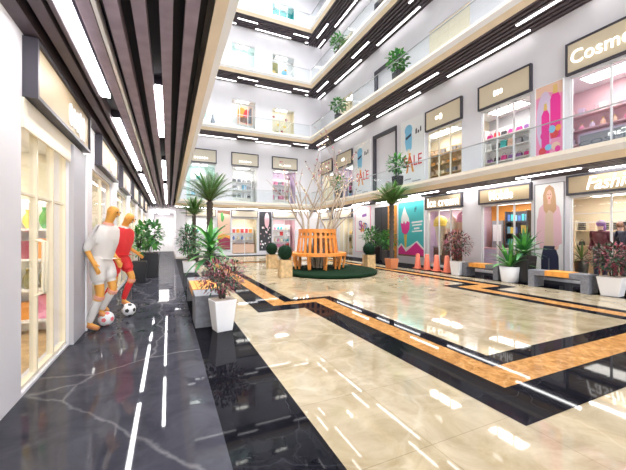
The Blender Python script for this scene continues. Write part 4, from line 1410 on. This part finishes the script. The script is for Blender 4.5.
def figure(name, label, cat, loc, rz, J, skin, shirt, shorts, socks, shoes, sleeve=.5, collar=None, trousers=False, scale=1.0, face=True, hair=None):
    """one continuous body from joints J (facing +x), clothes as children"""
    J = {k: Vector(v) for k, v in J.items()}
    t = thing(name, label, cat, loc, rz)
    t.scale = (scale,) * 3
    V, E, Rr = {}, [], {}

    def ad(n, p, r, par=None):
        V[n] = tuple(p)
        Rr[n] = r
        if par:
            E.append((par, n))
    ad('pelvis', J['pelvis'], (.095, .095))
    sp = J['neck'] - J['pelvis']
    ad('waist', J['pelvis'] + sp * .33, (.09, .09), 'pelvis')
    ad('chest', J['pelvis'] + sp * .70, (.10, .10), 'waist')
    ad('neck', J['neck'], .06, 'chest')
    ad('jaw', J['neck'] + (J['head'] - J['neck']) * .45, .058, 'neck')
    ad('head', J['head'], (.088, .10), 'jaw')
    ad('crown', J['head'] + (J['head'] - J['neck']).normalized() * .085, .062, 'head')
    for s in 'lr':
        ad('sh' + s, J['sh' + s], .05, 'chest')
        ad('el' + s, J['el' + s], .043, 'sh' + s)
        ad('wr' + s, J['wr' + s], .029, 'el' + s)
        d = (J['wr' + s] - J['el' + s]).normalized()
        side = Vector((1, 0, 0)) - d * d.x
        side = side.normalized() if side.length > .2 else Vector((0, 0, 1))
        palm_ = J['wr' + s] + d * .07
        ad('pa' + s, palm_, (.034, .022), 'wr' + s)
        nrm = d.cross(side)
        for k in range(4):
            o0 = palm_ + side * (.024 - .016 * k) + d * .03
            ln = (.036, .042, .040, .030)[k]
            ad('f%d%s0' % (k, s), o0, .0095, 'pa' + s)
            ad('f%d%s1' % (k, s), o0 + d * ln, .0085, 'f%d%s0' % (k, s))
            ad('f%d%s2' % (k, s), o0 + d * (ln + .022) + nrm * .014, .007, 'f%d%s1' % (k, s))
        ad('th%s0' % s, J['wr' + s] + d * .03 + side * .035, .011, 'wr' + s)
        ad('th%s1' % s, J['wr' + s] + d * .065 + side * .058, .009, 'th%s0' % s)
        ad('hp' + s, J['hp' + s], .082, 'pelvis')
        ad('kn' + s, J['kn' + s], .06, 'hp' + s)
        dc = J['an' + s] - J['kn' + s]
        ad('ca' + s, J['kn' + s] + dc * .3 + Vector((-.012, 0, 0)), .058, 'kn' + s)
        ad('an' + s, J['an' + s], .038, 'ca' + s)
        ad('to' + s, J['to' + s], (.035, .028), 'an' + s)
    body = mesh_part(skinned(V, E, Rr, 1), 'body', skin, t)
    hd = (J['head'] - J['neck']).normalized()
    fw = (Vector((1, 0, -.25)) - hd * Vector((1, 0, -.25)).dot(hd)).normalized()
    sd = hd.cross(fw)
    if face:
        b = MB()
        h = J['head']
        b.ball(h + fw * .098 - hd * .012, (.016, .013, .024), 0, 8, 6)          # nose
        for s in (-1, 1):
            b.ball(h + fw * .088 + sd * s * .034 + hd * .012, .012, 1, 8, 6)    # eyes
            b.ball(h + sd * s * .094 - hd * .005, (.024, .012, .032), 0, 8, 6)  # ears
        b.ball(h + fw * .084 - hd * .055, (.012, .022, .007), 1, 8, 5)          # mouth
        b.build('face', [skin, 'eye_dark'], t)
    if hair:
        b = MB()
        b.ball(J['head'] + hd * .035 - fw * .015, (.112, .108, .105), 0, 14, 10)
        b.ball(J['head'] - fw * .05 - hd * .10, (.07, .10, .16), 0, 12, 8)
        b.build('hair', hair, t)

    def garment(nm, m, items, edges, lvl=1):
        return mesh_part(skinned({k: tuple(v[0]) for k, v in items.items()}, edges, {k: v[1] for k, v in items.items()}, lvl), nm, m, t)
    # the body under the clothes takes the cloth's colour, so no skin shows through a fold
    segs = [(J['pelvis'] + sp * .02, J['neck'] - sp * .03, 1)]
    for s_ in 'lr':
        segs += [(Vector(V['chest']), J['sh' + s_], 1), (J['sh' + s_], J['sh' + s_].lerp(J['el' + s_], min(1, sleeve * 2) * .92), 1),
                 (J['el' + s_].lerp(J['wr' + s_], .35), J['wr' + s_], 0), (J['neck'] + hd * .06, J['head'], 0), (J['kn' + s_].lerp(J['hp' + s_], .22), J['kn' + s_], 2 if trousers else 0),
                 (J['pelvis'], J['hp' + s_], 2), (J['hp' + s_], J['hp' + s_].lerp(J['kn' + s_], .6), 2), (J['kn' + s_], J['an' + s_], 2 if trousers else 0)]
    bme = body.data
    bme.materials.append(M[shirt])
    bme.materials.append(M[shorts])
    for p in bme.polygons:
        best = None
        for a_, b_, mi in segs:
            ab = b_ - a_
            tt = max(0, min(1, (p.center - a_).dot(ab) / max(ab.length_squared, 1e-6)))
            dd_ = (p.center - (a_ + ab * tt)).length
            if best is None or dd_ < best[0]:
                best = (dd_, mi)
        p.material_index = best[1]
    it = {'a': (V['waist'], (.148, .148)), 'p': (J['pelvis'] + sp * .08, (.152, .152)), 'b': (V['chest'], (.172, .172)), 'n': (J['neck'] - sp * .07, .105)}
    ed = [('a', 'p'), ('a', 'b'), ('b', 'n')]
    for s in 'lr':
        it['s' + s] = (J['sh' + s], .098)
        it['e' + s] = (J['sh' + s].lerp(J['el' + s], min(1, sleeve * 2)), .062)
        ed += [('b', 's' + s), ('s' + s, 'e' + s)]
        if sleeve > .5:
            it['w' + s] = (J['el' + s].lerp(J['wr' + s], (sleeve - .5) * 2), .046)
            ed += [('e' + s, 'w' + s)]
    garment('shirt', shirt, it, ed)
    it = {'p': (J['pelvis'], (.148, .148)), 'w': (J['pelvis'] + sp * .2, (.13, .13))}
    ed = [('p', 'w')]
    for s in 'lr':
        it['h' + s] = (J['hp' + s], .118)
        it['k' + s] = (J['hp' + s].lerp(J['kn' + s], 1.0 if trousers else .68), .10 if not trousers else .078)
        ed += [('p', 'h' + s), ('h' + s, 'k' + s)]
        if trousers:
            it['c' + s] = (J['kn' + s].lerp(J['an' + s], .95), .06)
            ed += [('k' + s, 'c' + s)]
    garment('trousers' if trousers else 'shorts', shorts, it, ed)
    for s in 'lr':
        if socks:
            so = garment('sock', socks, {'a': (J['kn' + s].lerp(J['an' + s], .12), .064), 'b': (V['ca' + s], .066), 'c': (J['an' + s], .046)}, [('a', 'b'), ('b', 'c')])
            b = MB()
            d = (J['an' + s] - J['kn' + s]).normalized()
            c = J['kn' + s].lerp(J['an' + s], .10)
            b.tube([c - d * .022, c + d * .022], .070, 12)
            b.build('sock_cuff', 'kit_cuff', so)
        if shoes:
            dt = (J['to' + s] - J['an' + s])
            garment('shoe', shoes, {'a': (J['an' + s] - dt * .18 - Vector((0, 0, .025)), .042), 'b': (J['an' + s] + dt * .5 - Vector((0, 0, .012)), .044), 'c': (J['to' + s], (.042, .03))}, [('a', 'b'), ('b', 'c')])
    if collar:
        b = MB()
        b.tube([J['neck'] - sp.normalized() * .02, J['neck'] + hd * .015], [.082, .070], 12)
        b.build('collar', collar, t)
    return t


# running footballers, facing along the corridor edge (local +x)
white_J = dict(pelvis=(.02, 0, 1.02), neck=(.12, 0, 1.57), head=(.19, 0, 1.75),
               shl=(.08, .18, 1.49), ell=(-.06, .27, 1.24), wrl=(.06, .28, 1.02), shr=(.08, -.17, 1.47), elr=(-.04, -.24, 1.20), wrr=(.08, -.25, .98),
               hpl=(.02, .10, .96), knl=(.14, .10, .58), anl=(-.06, .10, .24), tol=(.03, .10, .12),
               hpr=(.01, -.10, .96), knr=(.07, -.10, .53), anr=(-.10, -.10, .09), tor=(.06, -.12, .035))
figure('footballer', 'person in white kit, leaning forward, nearer of two footballers beside left wall', 'person', (-.93, 5.63, .004), -math.radians(24.4), white_J,
       'gold_skin', 'kit_white', 'kit_white', 'kit_white', 'boot', .62, 'kit_cuff')
red_J = dict(pelvis=(.0, 0, 1.02), neck=(.08, 0, 1.55), head=(.19, -.02, 1.71),
             shl=(.06, .19, 1.46), ell=(-.08, .29, 1.22), wrl=(.12, .32, 1.06), shr=(.06, -.19, 1.46), elr=(-.06, -.27, 1.20), wrr=(.10, -.27, 1.00),
             hpl=(.0, .10, .96), knl=(.17, .10, .62), anl=(.0, .10, .20), tol=(.15, .10, .11),
             hpr=(-.03, -.10, .96), knr=(-.04, -.11, .54), anr=(-.24, -.11, .15), tor=(-.12, -.12, .06))
figure('footballer', 'person in red kit striding toward a black and white football by the corridor', 'person', (-.80, 6.62, .004), -math.radians(24.4), red_J,
       'gold_skin', 'kit_red', 'kit_red', 'kit_red', 'boot', .42, 'kit_white')

stand_J = dict(pelvis=(0, 0, .98), neck=(.0, 0, 1.50), head=(.02, 0, 1.67), shl=(0, .18, 1.43), ell=(-.03, .25, 1.15), wrl=(.06, .27, .92), shr=(0, -.18, 1.43), elr=(-.03, -.25, 1.15), wrr=(.04, -.27, .92),
               hpl=(0, .09, .92), knl=(.02, .10, .50), anl=(0, .10, .09), tol=(.12, .12, .035), hpr=(0, -.09, .92), knr=(.03, -.11, .50), anr=(0, -.11, .09), tor=(.12, -.13, .035))
figure('mannequin', 'mannequin in wine jacket with purple hair, left in the fashion shop window', 'mannequin', (11.12, 4.80, .065), PI * .95, stand_J, 'c_skin', 'c_maroon', 'c_navy', None, 'c_charcoal', .95, None, True, .97, False, 'c_purple')
figure('mannequin', 'mannequin in black jacket, middle of the fashion shop window', 'mannequin', (11.75, 4.62, .065), PI * 1.05, stand_J, 'c_skin', 'c_charcoal', 'c_charcoal', None, 'c_charcoal', .95, None, True, .95, False, 'c_brown')
figure('mannequin', 'mannequin in dark blue jacket, right in the fashion shop window', 'mannequin', (11.1, 4.20, .065), PI, stand_J, 'c_skin', 'c_navy', 'c_charcoal', None, 'c_charcoal', .95, None, True, .97, False, 'c_charcoal')
t = thing('shop_palm', 'small palm in dark pot inside the fashion shop window', 'plant', (11.5, 5.45, .06))
pot_round(t, .14, .18, .55, 'pot_black')
straps(t, .54, 22, .55, .05, ['palm_leaf', 'leaf_dark'], 41, (.1, 1.3), .9, .1)
